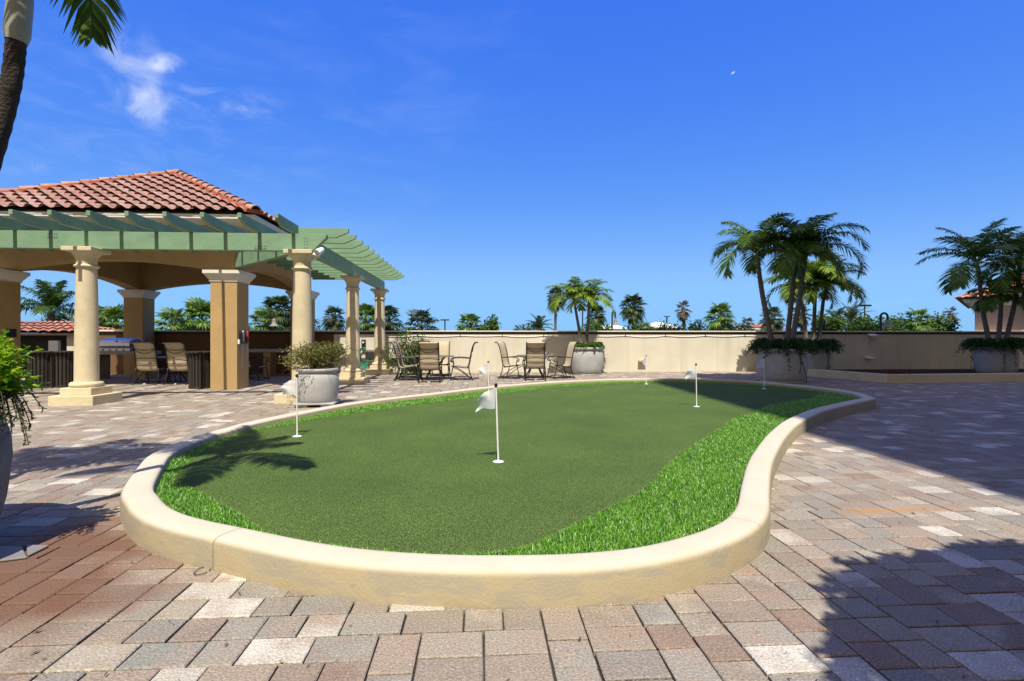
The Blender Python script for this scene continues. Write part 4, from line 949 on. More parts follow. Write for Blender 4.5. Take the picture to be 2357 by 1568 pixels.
# ---- patio chairs and tables
def make_chair():
    t = thing('patio_chair', (0, 0, 0), 'x', 'chair', 'tan sling patio chairs')
    pr = spline([Vector((0, .27, .425)), Vector((0, .20, .43)), Vector((0, .0, .40)), Vector((0, -.17, .385)), Vector((0, -.245, .44)), Vector((0, -.285, .60)), Vector((0, -.32, .80)), Vector((0, -.37, 1.0)), Vector((0, -.425, 1.11)), Vector((0, -.475, 1.145)), Vector((0, -.52, 1.125))], 5, closed=False)
    m = MB(); n = len(pr)
    for p in pr:
        for k in range(7):
            u = k / 6 * 2 - 1; m.v.append((u * .262, p.y - (.018 * (1 - u * u) if p.z > .5 else 0), p.z - (.018 * (1 - u * u) if p.z < .5 else 0)))
    for i in range(n - 1):
        for k in range(6): m.f.append((i * 7 + k, i * 7 + k + 1, i * 7 + k + 8, i * 7 + k + 7))
    o = m.build('sling', 'sling', t, smooth=True, sharp=0, world=False); s_ = o.modifiers.new('cloth_thickness', 'SOLIDIFY'); s_.thickness = .006
    for sx in (-1, 1):
        x = sx * .275
        MB().tube([(x, p.y, p.z) for p in pr], .0165, 8).build('side_rail', 'iron', t, smooth=True, sharp=0, world=False)
        ar = spline([Vector((x, -.30, .66)), Vector((x * 1.1, -.16, .675)), Vector((x * 1.16, .05, .685)), Vector((x * 1.16, .22, .665)), Vector((x * 1.14, .295, .61)), Vector((x * 1.12, .27, .555)), Vector((x * 1.10, .225, .58)), Vector((x * 1.10, .24, .615))], 5, closed=False)
        MB().tube(ar, .0145, 8).build('armrest', 'iron', t, smooth=True, sharp=0, world=False)
        MB().tube([(x * 1.12, .235, .60), (x * 1.1, .20, .5), (x * 1.06, .22, .43), (x * 1.08, .27, .2), (x * 1.08, .31, .03)], .0155, 8).build('leg', 'iron', t, smooth=True, sharp=0, world=False)
        MB().tube([(x * 1.02, -.255, .46), (x * 1.06, -.25, .36), (x * 1.08, -.28, .2), (x * 1.08, -.35, .03)], .0155, 8).build('leg', 'iron', t, smooth=True, sharp=0, world=False)
        MB().tube(spline([Vector((x * 1.08, .31, .03)), Vector((x * 1.08, .16, .075)), Vector((x * 1.08, -.05, .085)), Vector((x * 1.08, -.22, .06)), Vector((x * 1.08, -.40, .022))], 4, closed=False), .014, 8).build('foot_rail', 'iron', t, smooth=True, sharp=0, world=False)
        MB().tube(spline([Vector((x * 1.05, .23, .40)), Vector((x * 1.05, .05, .32)), Vector((x * 1.05, -.15, .18)), Vector((x * 1.07, -.27, .07))], 4, closed=False), .011, 6).build('curved_brace', 'iron', t, smooth=True, sharp=0, world=False)
    for yb, zb_, hw_ in ((.29, .05, .297), (-.36, .04, .297), (.2, .41, .285), (-.2, .365, .285)): MB().tube([(-hw_, yb, zb_), (hw_, yb, zb_)], .014, 8).build('cross_bar', 'iron', t, smooth=True, sharp=60, world=False)
    for zc, sag in ((.985, .045), (.96, .105), (.72, -.01), (.585, .012)):
        pts = []
        for k in range(9):
            u = k / 4 - 1; z = zc - sag * (1 - u * u); yy = -.245 - (z - .44) * .2 - .028 - .012 * (1 - u * u); pts.append((u * .27, yy, z))
        MB().tube(pts, .007, 6).build('back_strap', 'iron', t, smooth=True, sharp=0, world=False)
    m = MB(); m.box(-.03, .03, -.382, -.375, .03, .052); m.build('maker_tag', 'whiteplastic', t, world=False)
    return t
cp = make_chair(); first = True
for px, d, rz, lab in ((991, 14.75, 0, 'tan sling chair seen from behind, nearest of the left patio set'), (938, 15.45, -84, 'front one of two side by side chairs at the left of the left patio set'), (946, 16.25, -84, 'rear one of two side by side chairs at the left of the left patio set'),
        (1060, 15.55, 94, 'tan sling chair at the right of the left patio set, facing left'), (1013, 17.1, 180, 'chair on the far side of the left patio set, before the wall'),
        (1231, 15.5, 0, 'tan sling chair seen from behind, nearest of the right patio set'), (1182, 16.1, -112, 'tan sling chair at the left of the right patio set'), (1289, 16.15, 105, 'tan sling chair at the right of the right patio set, beside the potted palms'),
        (352, 14.1, 3, 'left of two brown backed chairs in the pavilion shade'), (424, 14.1, -2, 'right of two brown backed chairs in the pavilion shade, by the bin'), (584, 15.25, -92, 'chair in side view behind the right pavilion pier')):
    x, y = at(px, d)
    if first: cp.location = (x, y, 0); cp.rotation_euler = (0, 0, R(rz) - YAW * .5); cp['label'] = lab; first = False
    else: copy_tree(cp, loc=(x, y, 0), rz=R(rz) - YAW * .5, label=lab)
def make_table():
    t = thing('patio_table', (0, 0, 0), 'x', 'table', 'round patio tables')
    MB().lathe([(.545, .690), (.600, .695), (.612, .708), (.605, .722), (.585, .727), (.02, .728)], 40).build('table_top', 'tabletop', t, smooth=True, sharp=40, world=False)
    for k in range(4):
        a = PI / 4 + k * PI / 2; ca, sa = math.cos(a), math.sin(a)
        MB().tube(spline([Vector((ca * .44, sa * .44, .695)), Vector((ca * .24, sa * .24, .5)), Vector((ca * .20, sa * .20, .3)), Vector((ca * .40, sa * .40, .012))], 5, closed=False), .02, 8).build('leg', 'iron', t, smooth=True, sharp=0, world=False)
    m = MB(); pts = [(math.cos(a) * .21, math.sin(a) * .21, .35) for a in [2 * PI * k / 20 for k in range(21)]]; m.tube(pts, .012, 6); m.build('ring_brace', 'iron', t, smooth=True, sharp=0, world=False)
    return t
tb_ = make_table()
for i, (px, d, lab) in enumerate(((1001, 15.9, 'round table of the left patio set, before the bougainvillea'), (1231, 16.5, 'round table of the right patio set, beside the palm pot'), (395, 15.05, 'round table in the shade before the brown backed chairs'))):
    x, y = at(px, d)
    if i == 0: tb_.location = (x, y, 0); tb_['label'] = lab
    else: copy_tree(tb_, loc=(x, y, 0), label=lab)

# ---- bins
def make_bin():
    t = thing('litter_bin', (0, 0, 0), 'x', 'bin', 'dark slatted litter bins'); Rb = .265
    MB().lathe([(Rb - .03, .03), (Rb - .03, .86)], 28).build('liner', 'black', t, smooth=True, world=False)
    m = MB()
    for k in range(22):
        a = 2 * PI * k / 22; ca, sa = math.cos(a), math.sin(a); pts = []
        for rr, z in ((Rb, .02), (Rb, .72), (Rb + .02, .82), (Rb + .06, .90)):
            for sd in (-1, 1): pts.append((rr * ca - sa * .024 * sd, rr * sa + ca * .024 * sd, z)); pts.append(((rr - .012) * ca - sa * .024 * sd, (rr - .012) * sa + ca * .024 * sd, z))
        f = []
        for i in range(3):
            q = i * 4; f += [(q, q + 2, q + 6, q + 4), (q + 1, q + 5, q + 7, q + 3), (q, q + 4, q + 5, q + 1), (q + 2, q + 3, q + 7, q + 6)]
        f += [(0, 1, 3, 2), (12, 14, 15, 13)]; m.add(pts, f)
    m.build('slats', 'bin', t, world=False)
    MB().lathe([(Rb + .035, .885), (Rb + .072, .90), (Rb + .075, .915), (Rb + .05, .93), (Rb - .06, .935), (Rb - .09, .90)], 32).build('flared_rim', 'bin', t, smooth=True, sharp=50, world=False)
    MB().lathe([(Rb - .01, 0), (Rb + .004, .012), (Rb + .004, .05), (Rb - .01, .055)], 28).build('base_ring', 'bin', t, smooth=True, world=False)
    return t
bp_ = make_bin()
for i, (px, d, lab) in enumerate(((462, 12.98, 'dark slatted bin tucked beside the front right pavilion pier'), (96, 13.15, 'left of two dark slatted bins beyond the lime shrub'), (146, 13.3, 'right of two dark slatted bins, behind the front left column'))):
    x, y = at(px, d)
    if i == 0: bp_.location = (x, y, 0); bp_['label'] = lab
    else: copy_tree(bp_, loc=(x, y, 0), label=lab)

# ---- counters and grill under the pavilion
def counter(x0, x1, y0, y1, z, label, legs):
    t = thing('stone_counter', ((x0 + x1) / 2, (y0 + y1) / 2, 0), label, 'counter', 'counters along the pavilion')
    MB().box(x0, x1, y0, y1, z - .10, z).build('counter_top', 'concrete', t, bevel=.012)
    for lx in legs: MB().box(lx, lx + .22, y0 + .06, y1 - .06, -.01, z - .101).build('support', 'tan', t, bevel=.01)
    return t
gx, gy = at(262, 16.1)
counter(gx - 1.3, gx + 1.2, gy - .35, gy + .4, .86, 'concrete counter holding the steel grill in the pavilion shade', (gx - .55, gx - 1.2, gx + .9))
cx_, cy_ = at(640, 17.4)
counter(cx_ - .95, cx_ + .9, cy_ - .4, cy_ + .25, .90, 'beige counter by the wall seen behind the corner column', (cx_ - .35, cx_ + .5))
gr = thing('grill', (gx + .20, gy, .86), 'stainless steel barbecue grill with rounded hood on the counter', 'grill')
m = MB(); pf = [(-.27, .10), (-.30, .16), (-.28, .25), (-.2, .34), (-.06, .40), (.12, .41), (.26, .36), (.27, .10)]
m.prism([(gx - .26, gy + a, .861 + b_) for a, b_ in pf], (.92, 0, 0)); m.build('hood', 'steel', gr, bevel=.012)
MB().box(gx - .27, gx + .67, gy - .29, gy + .28, .862, .958).build('firebox', 'steel', gr, bevel=.008)
MB().tube([(gx - .14, gy - .34, 1.03), (gx + .54, gy - .34, 1.03)], .014, 10).build('hood_handle', 'steel', gr, smooth=True)
for k in range(4):
    m = MB().lathe([(.022, 0), (.02, .03), (.001, .031)], 12); m.v[:] = [(gx - .12 + k * .2 + vx, gy - .29 - vz, .905 + vy) for vx, vy, vz in m.v]; m.build('control_knob', 'black', gr, smooth=True)
m = MB(); m.lathe([(.03, 0), (.03, .01), (.001, .011)], 16); m.v[:] = [(gx + .25 + vx, gy - .235 - vz, 1.165 + vy) for vx, vy, vz in m.v]; m.build('thermometer', 'black', gr)
x, y = at(130, 19.9)
bx_ = thing('towel_dispenser', (x, y, .7), 'stainless towel dispenser inside the tiled hut beyond the left bins', 'dispenser')
MB().box(x - .18, x + .18, y - .16, y, .66, 1.19).build('cabinet', 'steel', bx_, bevel=.015); MB().box(x - .08, x + .08, y - .168, y - .10, .65, .73).build('slot', 'black', bx_)
pq = tag(MB().box(px0 + pw, px0 + pw + .02, 13.22, 13.50, 1.29, 1.49).build('plaque', 'black', bevel=.004), 'small dark plaque on the left front pavilion pier', 'plaque')
# tool rack on the right face of the front right pier
rk = thing('tool_rack', (px1, 13.36, 1.15), 'slim rack on the right face of the front pavilion pier', 'rack')
MB().box(px1, px1 + .05, 13.08, 13.60, 1.13, 1.165).build('rail', 'black', rk); MB().box(px1, px1 + .045, 13.03, 13.07, 1.12, 1.23).build('white_end_box', 'whiteplastic', rk, bevel=.005)
for k, (yy, mm, lab) in enumerate(((13.14, 'black', 'black handled grill tool, nearest in the rack'), (13.26, 'steel', 'steel handled grill tool in the pier rack'), (13.38, 'black', 'black handled grill tool between steel and red ones'), (13.50, 'red', 'red handled grill tool in the pier rack'))):
    t = thing('grill_tool', (px1 + .03, yy, 1.166), lab, 'grill tool', 'grill tools in the pier rack')
    MB().lathe([(.012, 0), (.026, .01), (.028, .2), (.02, .27), (.006, .285)], 12, (px1 + .03, yy, 1.167)).build('handle', mm, t, smooth=True)
    MB().tube([(px1 + .03, yy, 1.128), (px1 + .03, yy, .98)], .006, 6).build('shank', 'steel', t)
for yy, zz, lab in ((13.2, .58, 'pair of wire tongs hanging low below the pier rack'), (13.47, .68, 'short wire tongs hanging below the red tool')):
    m = MB()
    for s_ in (-1, 1): m.tube(spline([Vector((px1 + .03, yy, 1.128)), Vector((px1 + .03, yy + s_ * .02, .95)), Vector((px1 + .03, yy + s_ * .035, zz + .1)), Vector((px1 + .03, yy + s_ * .05, zz)), Vector((px1 + .03, yy + s_ * .01, zz - .05))], 5, closed=False), .006, 6)
    tag(m.build('tongs', 'steel', smooth=True), lab, 'tongs', 'tongs hanging from the pier rack')
# flood lights under the beam end
fx, fy, fz = -3.28, PY - .02, 3.03
fl = thing('flood_light', (fx, fy, fz), 'twin white flood lights fixed under the pergola beam end', 'flood light')
m = MB(); m.lathe([(.055, 0), (.055, .03), (.03, .05)], 16, (fx, fy, fz - .05)); m.build('mount', 'whiteplastic', fl, smooth=True)
for dx, dy, dz, tx in ((-.06, -.10, -.10, -.35), (.10, -.06, -.02, .75)):
    m = MB(); m.lathe([(.03, .06), (.05, .05), (.06, .0), (.075, -.10), (.068, -.10), (.05, -.03)], 20)
    rot = Matrix.Rotation(tx, 3, 'Y') @ Matrix.Rotation(R(-38), 3, 'X')
    m.v = [tuple(rot @ Vector(v) + Vector((fx + dx, fy + dy, fz + dz))) for v in m.v]; m.build('lamp_head', 'whiteplastic', fl, smooth=True, sharp=50)
    MB().tube([(fx, fy, fz - .04), (fx + dx * .9, fy + dy * .9, fz + dz + .05)], .015, 8).build('arm', 'whiteplastic', fl)
# hose, boxes by the wall
x, y = at(837, 18.7); r = random.Random(2); y = WY
hz = thing('garden_hose', (x, y - .1, 1.2), 'green garden hose coiled on a wall hanger behind the column', 'hose')
m = MB()
for k in range(5):
    w = .11 + .02 * k; pts = [(x + r.uniform(-.02, .02) + w * math.sin(a), y - .10 - .015 * k, .62 + .31 * math.cos(a) - .04 * k * (1 - math.cos(a)) * .5) for a in [2 * PI * i / 24 for i in range(25)]]; m.tube(pts, .013, 6)
m.tube([(x + .1, y - .12, .4), (x + .17, y - .2, .15), (x + .1, y - .3, .013), (x - .3, y - .45, .013)], .013, 6)
m.build('coil', 'hose', hz, smooth=True, sharp=0); MB().box(x - .07, x + .07, y - .13, y, .93, 1.22).build('hanger', 'iron', hz, bevel=.02); MB().tube([(x, y - .16, 1.12), (x, y, 1.12)], .035, 10).build('tap', 'whiteplastic', hz)
x, y = at(851, 18.5); ub = thing('utility_box', (x, WY, .44), 'flat grey utility box on the wall between the far columns', 'utility box')
MB().box(x - .19, x + .19, WY - .16, WY, .44, .85).build('cabinet', 'grey', ub, bevel=.01); MB().box(x - .06, x + .06, WY - .168, WY - .16, .48, .51).build('slot', 'black', ub)
x, y = at(782, 18.4); ob = thing('outlet_box', (x, WY, .8), 'white weatherproof outlet box low on the wall beside the bush', 'outlet box')
MB().box(x - .15, x + .15, WY - .08, WY, .80, 1.0).build('cover', 'whiteplastic', ob, bevel=.01); MB().box(x - .10, x - .05, WY - .088, WY - .08, .83, .90).build('socket', 'black', ob); MB().box(x + .05, x + .10, WY - .088, WY - .08, .83, .90).build('socket', 'black', ob)

# ================================================================== BEYOND THE WALL
GZ = -5
for i, (px, hy, d, Lp, Rf, n, mt, dead, lab) in enumerate((
    (770, 728, 30, .75, .70, 26, 'leaf_fan', 3, 'small fan palm between the corner column and second column'),
    (640, 714, 30, 1.1, 1.05, 34, 'leaf_fan', 7, 'broad fan palm with yellow skirt right of the pavilion pier'),
    (612, 742, 27, .9, .9, 24, 'leaf_mid', 0, 'low fan palm just right of the pavilion pier'),
    (845, 738, 28, 1.1, 1.0, 26, 'leaf_mid', 0, 'bright fan palm between the second and third columns'),
    (893, 735, 30, .95, .85, 26, 'leaf_fan', 0, 'dark fan palm right of the third column'),
    (462, 735, 26, 1.2, 1.1, 30, 'leaf_mid', 0, 'green fan palm left of the right pavilion pier'),
    (405, 752, 24, 1.0, .9, 22, 'leaf_mid', 0, 'low fan palm near the back pavilion pier'),
    (268, 748, 25, 1.0, .95, 24, 'leaf_mid', 0, 'bright low fan palm right of the front left column'),
    (238, 738, 28, .9, .9, 24, 'leaf_fan', 3, 'dark fan palm hard against the front left column'),
    (965, 756, 29, 1.3, 1.1, 26, 'leaf_bluegrey', 0, 'spiky grey green fan palm top just over the wall'),
    (1083, 748, 33, .95, .95, 26, 'leaf_mid', 0, 'fan palm beside the round bush over the wall'),
    (1279, 682, 40, .85, .80, 28, 'leaf_fan', 5, 'tall slender fan palm left of the potted palms'),
    (1372, 722, 38, .85, .80, 28, 'leaf_fan', 9, 'shaggy fan palm seen behind the potted palms'),
    (1458, 704, 37, 1.0, .95, 32, 'leaf_fan', 6, 'full fan palm right of the bell lamp'),
    (1574, 708, 40, .75, .60, 16, 'leaf_dead', 7, 'browned dying fan palm standing alone'),
    (1655, 728, 34, 1.05, 1.0, 28, 'leaf_mid', 2, 'wide fan palm right of the browned palm'),
    (1775, 732, 36, .95, .90, 26, 'leaf_fan', 5, 'fan palm just left of the tall trio trunk'),
    (1722, 747, 60, 1.0, .9, 20, 'leaf_bluegrey', 0, 'tiny distant fan palm left of the trio'),
    (1845, 720, 40, .8, .8, 18, 'leaf_fan', 4, 'fan palm seen between the trio trunks'),
    (2112, 738, 32, 1.0, .85, 22, 'leaf_mid', 0, 'green palm rising right of the second bell lamp'),
    (2184, 722, 38, .65, .55, 14, 'leaf_dead', 8, 'small browned palm left of the tiled building'))):
    x, y, z = PT(px, hy, d); fan_palm(x, y, GZ, z, lab, 100 + i, Lp * .58, Rf * .72, n, mt, r0=.17 if px != 1279 else .13, dead=dead)
for i, (px, hy, d, L, n, mt, lab) in enumerate(((1925, 745, 34, 1.5, 22, 'leaf_bluegrey', 'left feathery date palm over the right wall'), (1958, 738, 33, 1.6, 24, 'leaf_bluegrey', 'right feathery date palm over the right wall'), (1240, 756, 33, 1.3, 20, 'leaf_bluegrey', 'low feathery date palm under the slender fan palm'))):
    x, y, z = PT(px, hy, d); palm((x, y, GZ), [(x, y, GZ), (x, y, (GZ + z) / 2), (x, y, z)], lab, dict(n=n, L=L, droop=75, emax=85, emin=-10, nl=26, lmax=.34, lw=.05, vee=.5), 150 + i, 'date_palm', group='date palms beyond the wall', leafmat=mt, r0=.2, r1=.18, shaft=0)
x, y, z = PT(118, 716, 24)
palm((x, y, GZ), [(x - .5, y, GZ), (x - .2, y, -1), (x, y, z)], 'large dark coconut palm behind the front left column', dict(n=15, L=2.2, droop=75, emax=88, emin=8, nl=44, lmax=.6, lw=.06, ldroop=.8), 160, 'coconut_palm', leafmat='leaf_dark', r0=.2, r1=.14, shaft=0)
for i, (px, top, d, hw, mt, lab) in enumerate((
    (1127, 733, 34, 30, 'bushlf', 'rounded bright bush beside a fan palm over the wall'), (1225, 752, 45, 38, 'bushdk', 'low dark hedge bush under the small lamp posts'), (1370, 748, 34, 40, 'bushlf', 'mid green bush behind the sunny potted palms'),
    (1468, 746, 33, 42, 'bushlf', 'bright bush under the full fan palm'), (1530, 749, 36, 30, 'bushdk', 'dark bush before the white roof'), (1600, 746, 36, 40, 'bushdk', 'dark bush under the browned palm'), (1700, 750, 33, 38, 'bushdk', 'dark bush left of the tall trio'),
    (1915, 728, 31, 40, 'bushlf', 'leafy bush right of the tall trio trunks'), (1985, 735, 30, 44, 'bushlf', 'leafy bush under the tall flat parking light'), (2060, 738, 34, 46, 'bushlf', 'leafy bush right of the second bell lamp'), (2105, 732, 36, 40, 'bushdk', 'dark rounded bush before the tiled building'), (2160, 735, 33, 46, 'bushlf', 'leafy bush under the small browned palm'), (2035, 742, 30, 40, 'bushlf', 'leafy bush behind the second bell lamp'),
    (420, 742, 30, 60, 'bushlf', 'leafy bush behind the back pavilion pier'), (600, 748, 31, 50, 'bushlf', 'leafy bush low behind the right pavilion pier'), (690, 745, 32, 50, 'bushdk', 'dark bush behind the corner column'), (870, 748, 33, 50, 'bushdk', 'dark bush low behind the third column'), (150, 735, 28, 50, 'bushlf', 'leafy bush beside the coconut palm'), (235, 752, 30, 50, 'bushdk', 'dark bush right of the front left column'), (500, 752, 30, 50, 'bushdk', 'dark bush hidden by the right pavilion pier'))):
    x, y, z = PT(px, top, d); rx = hw / FOC * d; z0 = z - max(1.5, rx * 1.3)
    b_ = bush(x, y, z0, rx, rx * .8, z - z0, lab, 200 + i, n=1500, leaf=.24 if mt == 'bushlf' else .2, mat=mt, group='bushes beyond the wall', lumps=14, stems=False)
    MB().tube([(0, 0, GZ - z0), (0, 0, (z - z0) * .5)], .12, 7).build('stem', 'bark', b_, world=False)
# parking lot lights
def lot_light(px, top, d, w, lab):
    x, y, z = PT(px, top, d); t = thing('parking_light', (x, y, GZ), lab, 'lamp post', 'parking lot lights far beyond the wall'); r_ = .006 * d / 10 * 2.2
    MB().tube([(x, y, GZ), (x, y, z)], r_, 7).build('post', 'iron', t, smooth=True)
    MB().box(x - w / 2, x + w / 2, y - .25, y + .25, z - w * .05, z + w * .09).build('lamp_head', 'black', t, bevel=.03)
for px, top, d, w, lab in ((1024, 737, 80, 1.3, 'flat parking light standing alone right of the third column'), (1190, 752, 170, 1.5, 'leftmost of four tiny parking lights over the hedge'), (1205, 748, 170, 1.4, 'second from left of four tiny parking lights over the hedge'), (1217, 744.5, 150, 1.4, 'third from left of four tiny parking lights over the hedge'), (1229, 749, 140, 1.6, 'fourth from left of four tiny parking lights over the hedge'),
        (1243, 737, 90, 1.2, 'parking light left of the slender fan palm'), (1341, 714, 60, 1.0, 'parking light head seen between the potted palms'), (1535, 729, 95, 1.0, 'parking light over the white roof by the browned palm'), (1990, 704, 62, 1.45, 'largest flat parking light, over the right wall')):
    lot_light(px, top, d, w, lab)
def bell_lamp(px, pxb, top, bot, d, wpx, lab):
    x, y, z = PT(px, top, d); xb, yb, zb = PT(pxb, bot, d); t = thing('bell_lamp', (x, y, GZ), lab, 'street lamp', 'shepherd crook bell lamps'); rr = math.hypot(xb - x, yb - y) / 2; w = wpx / FOC * d / 2
    dv = Vector((xb - x, yb - y, 0)).normalized(); hgt = z - zb
    pts = [Vector((x, y, GZ)), Vector((x, y, z - rr - .15))] + [Vector((x, y, z - rr)) + dv * (rr - rr * math.cos(a)) + Vector((0, 0, rr * math.sin(a))) for a in [PI * k / 10 for k in range(1, 11)]] + [Vector((xb, yb, zb + hgt * .5))]
    MB().tube(pts, .045, 8).build('crook_post', 'iron', t, smooth=True)
    MB().lathe([(w * .15, hgt * .52), (w * .3, hgt * .46), (w * .36, hgt * .36), (w * .40, hgt * .26), (w * .55, hgt * .14), (w * .8, hgt * .05), (w, 0), (w * .9, 0), (w * .4, hgt * .2)], 20, (xb, yb, zb)).build('bell_shade', 'grey', t, smooth=True)
    MB().lathe([(w * .12, hgt * .05), (w * .26, hgt * .12), (w * .2, hgt * .22)], 12, (xb, yb, zb)).build('bulb_glass', 'farwhite', t, smooth=True)
bell_lamp(1409, 1416.5, 718, 749, 30, 19, 'dark bell lamp on a crook left of the full fan palm')
bell_lamp(2027, 2043, 721, 752, 22, 27, 'dark bell lamp on a crook over the right shaded wall')
bell_lamp(622, 631, 716, 751, 26, 22, 'dark bell lamp on a crook seen beside the corner column')
# far buildings
def far_house(px0_, px1_, top, eave, d, lab, wallm='farwhite', roofm='farwhite', depth=12, over=.5, ridge=.4, name='far_building'):
    x0, y0, zt_ = PT(px0_, top, d); x1, _, ze = PT(px1_, eave, d); t = thing(name, ((x0 + x1) / 2, y0 + depth / 2, GZ), lab, 'building')
    MB().box(x0 + over, x1 - over, y0 + over, y0 + depth - over, GZ, ze).build('wall', wallm, t)
    m = MB(); xm, hw = (x0 + x1) / 2, (x1 - x0) / 2 * ridge; ym = y0 + depth / 2
    m.add([(x0, y0, ze), (x1, y0, ze), (x1, y0 + depth, ze), (x0, y0 + depth, ze), (xm - hw, ym, zt_), (xm + hw, ym, zt_)], [(0, 1, 5, 4), (1, 2, 5), (2, 3, 4, 5), (3, 0, 4), (3, 2, 1, 0)]); m.build('roof', roofm, t)
    return t
far_house(1500, 1575, 740, 755, 75, 'white hipped roof building left of the browned palm', depth=8, ridge=.25)
far_house(1390, 1450, 747, 757, 90, 'low white building behind the first bell lamp', depth=8, ridge=.5)
far_house(1670, 1770, 753, 758, 80, 'low white building behind the dark bush left of the trio', depth=8, ridge=.5)
far_house(1735, 1815, 744, 752, 85, 'distant brown roofed building left of the trio trunks', 'farwhite', 'tile_far', depth=8, ridge=.4)
def flat_tiles(q0, q1, q2, q3, name, parent, mat, nu, nv):      # a sloping tiled quad, q0-q1 eave, q3-q2 ridge
    q0, q1, q2, q3 = map(Vector, (q0, q1, q2, q3)); nn = (q1 - q0).cross(q3 - q0).normalized(); m = MB()
    if nn.z < 0: nn = -nn
    for i in range(nu):
        for k in range(nv):
            vs = []
            for row, lift in ((k / nv, .05), ((k + 1.08) / nv, .0)):
                for s_ in range(5):
                    u = (i + s_ / 4) / nu; row_ = min(1, row); p = q0.lerp(q1, u).lerp(q3.lerp(q2, u), row_); vs.append(tuple(p + nn * (lift + .06 * math.sin(PI * s_ / 4))))
            m.add(vs, [(s_, s_ + 1, s_ + 6, s_ + 5) for s_ in range(4)])
    return m.build(name, mat, parent, smooth=True)
x0, y0, ze = PT(20, 766, 19.3); x1 = PT(176, 766, 19.3)[0]; zt_ = PT(100, 741, 20.6)[2]; xm_ = PT(138, 741, 20.6)[0]
hut = thing('tiled_hut', ((x0 + x1) / 2, y0, 0), 'low hut with red tiled hip roof seen past the near shrub', 'building')
xa, xb_ = PT(144, 766, 19.5)[0], PT(166, 766, 19.5)[0]
MB().box(xa, xb_, y0 + .28, y0 + .58, -1, ze - .04).build('post', 'cream', hut, bevel=.01)
MB().box(x0 - 3, xa - .002, y0 + .9, y0 + 1.0, -1, ze - .04).build('back_wall', 'band', hut); MB().box(xb_ + .002, x1 + .6, y0 + .40, y0 + .5, -1, ze - .04).build('side_wall', 'tan', hut)
MB().box(x0 - 3, x1 + .02, y0 + .03, y0 + 2.9, ze - .10, ze - .02).build('eave_board', 'band', hut)
mid = (xm_, y0 + 1.5, zt_); lft = (x0 - 2.5, y0 + 1.5, zt_)
mb = MB(); mb.add([(x0 - 3, y0 + .02, ze - .012), (x1 - .02, y0 + .02, ze - .012), (mid[0], mid[1], mid[2] - .012), (lft[0], lft[1], lft[2] - .012), (x1 - .02, y0 + 3.0, ze - .012)], [(0, 1, 2, 3), (1, 4, 2)]); mb.build('roof_deck', 'band', hut)
flat_tiles((x0 - 3, y0, ze), (x1, y0, ze), mid, lft, 'roof', hut, 'tile_far', 15, 4)
flat_tiles((x1, y0, ze), (x1, y0 + 3.0, ze), mid, mid, 'roof_end', hut, 'tile_far', 8, 4)
# tiled building at the right edge, its front turned towards the terrace
D = 27; xl, yl, ze = PT(2198, 688, D)
bq = thing('tiled_building', (xl, yl, GZ), 'pink tan building with tiled hip roof at the right edge', 'building', rz=-YAW - R(44))
zb = ze - GZ
def lb(x0, x1, y0, y1, z0, z1, name, m, bev=0): return MB().box(x0, x1, y0, y1, z0, z1).build(name, m, bq, world=False, bevel=bev)
lb(.75, 13, .7, 13, 0, zb - .40, 'wall', 'pinkwall')
lb(.6, 13.1, .55, 13.1, zb - .40, zb - .16, 'cornice', 'white', .05); lb(.3, 13.4, .25, 13.4, zb - .155, zb - .02, 'eave_board', 'white', .03)
lb(.45, 2.1, .1, .69, 0, zb - 2.05, 'corner_pier', 'pinkwall'); lb(.33, 2.22, -.02, .685, zb - 2.05, zb - 1.78, 'pier_cap', 'white', .06)
lb(2.5, 9, .62, .698, 0, zb - 1.7, 'recessed_panel', 'cream')
hw_ = 6.85
def lt(q): return q
for nm, q0, q1 in (('roof', (0, 0, zb), (13.7, 0, zb)), ('roof_side', (0, 13.7, zb), (0, 0, zb))):
    o = flat_tiles(q0, q1, (hw_, hw_, zb + 3.3), (hw_, hw_, zb + 3.3), nm, None, 'tile_far', 44, 20); o.parent = bq

# tall building behind the viewer: it throws the big shade over the right of the terrace
EL = 59.0; PHI = 2.0
Hb = 36.0; off = Hb / math.tan(R(EL))
sc_ = Vector((*W(3.70, 13.8), 0)) - Vector((math.sin(R(PHI)), math.cos(R(PHI)), 0)) * off
se_ = Vector((*W(8.25, 18.05), 0)) - Vector((math.sin(R(PHI)), math.cos(R(PHI)), 0)) * off
fd = (se_ - sc_).normalized(); bdv = Vector((fd.y, -fd.x, 0))
tw = thing('apartment_tower', (sc_.x, sc_.y, GZ), 'tall apartment building behind the viewer that shades the right of the terrace', 'building')
for a, e_, hh in ((0, 6.3, Hb), (6.301, 9.9, Hb - 2.9), (9.901, 23, Hb + 2.0)):
    mb = MB(); base = [sc_ + fd * a, sc_ + fd * e_, sc_ + fd * e_ + bdv * 16, sc_ + fd * a + bdv * 16]; mb.prism([Vector((p.x, p.y, GZ)) for p in base], (0, 0, hh - GZ)); mb.build('wall', 'tower', tw)
m2 = MB()
for fl_ in range(10):
    z = 1.2 + fl_ * 3.2
    for k in range(7):
        a = sc_ + fd * (.6 + k * 3.25); nb = -bdv; m1 = MB()
        m1.prism([a + nb * .02 + Vector((0, 0, z)), a + fd * 2.2 + nb * .02 + Vector((0, 0, z)), a + fd * 2.2 + nb * .05 + Vector((0, 0, z)), a + nb * .05 + Vector((0, 0, z))], (0, 0, 1.9)); m1.build('window', 'glass', tw)
    m2 = MB(); m2.prism([sc_ + Vector((0, 0, z - .6)) - bdv * .002, sc_ + fd * 23 + Vector((0, 0, z - .6)) - bdv * .002, sc_ + fd * 23 - bdv * .12 + Vector((0, 0, z - .6)), sc_ - bdv * .12 + Vector((0, 0, z - .6))], (0, 0, .25)); m2.build('floor_band', 'white', tw)

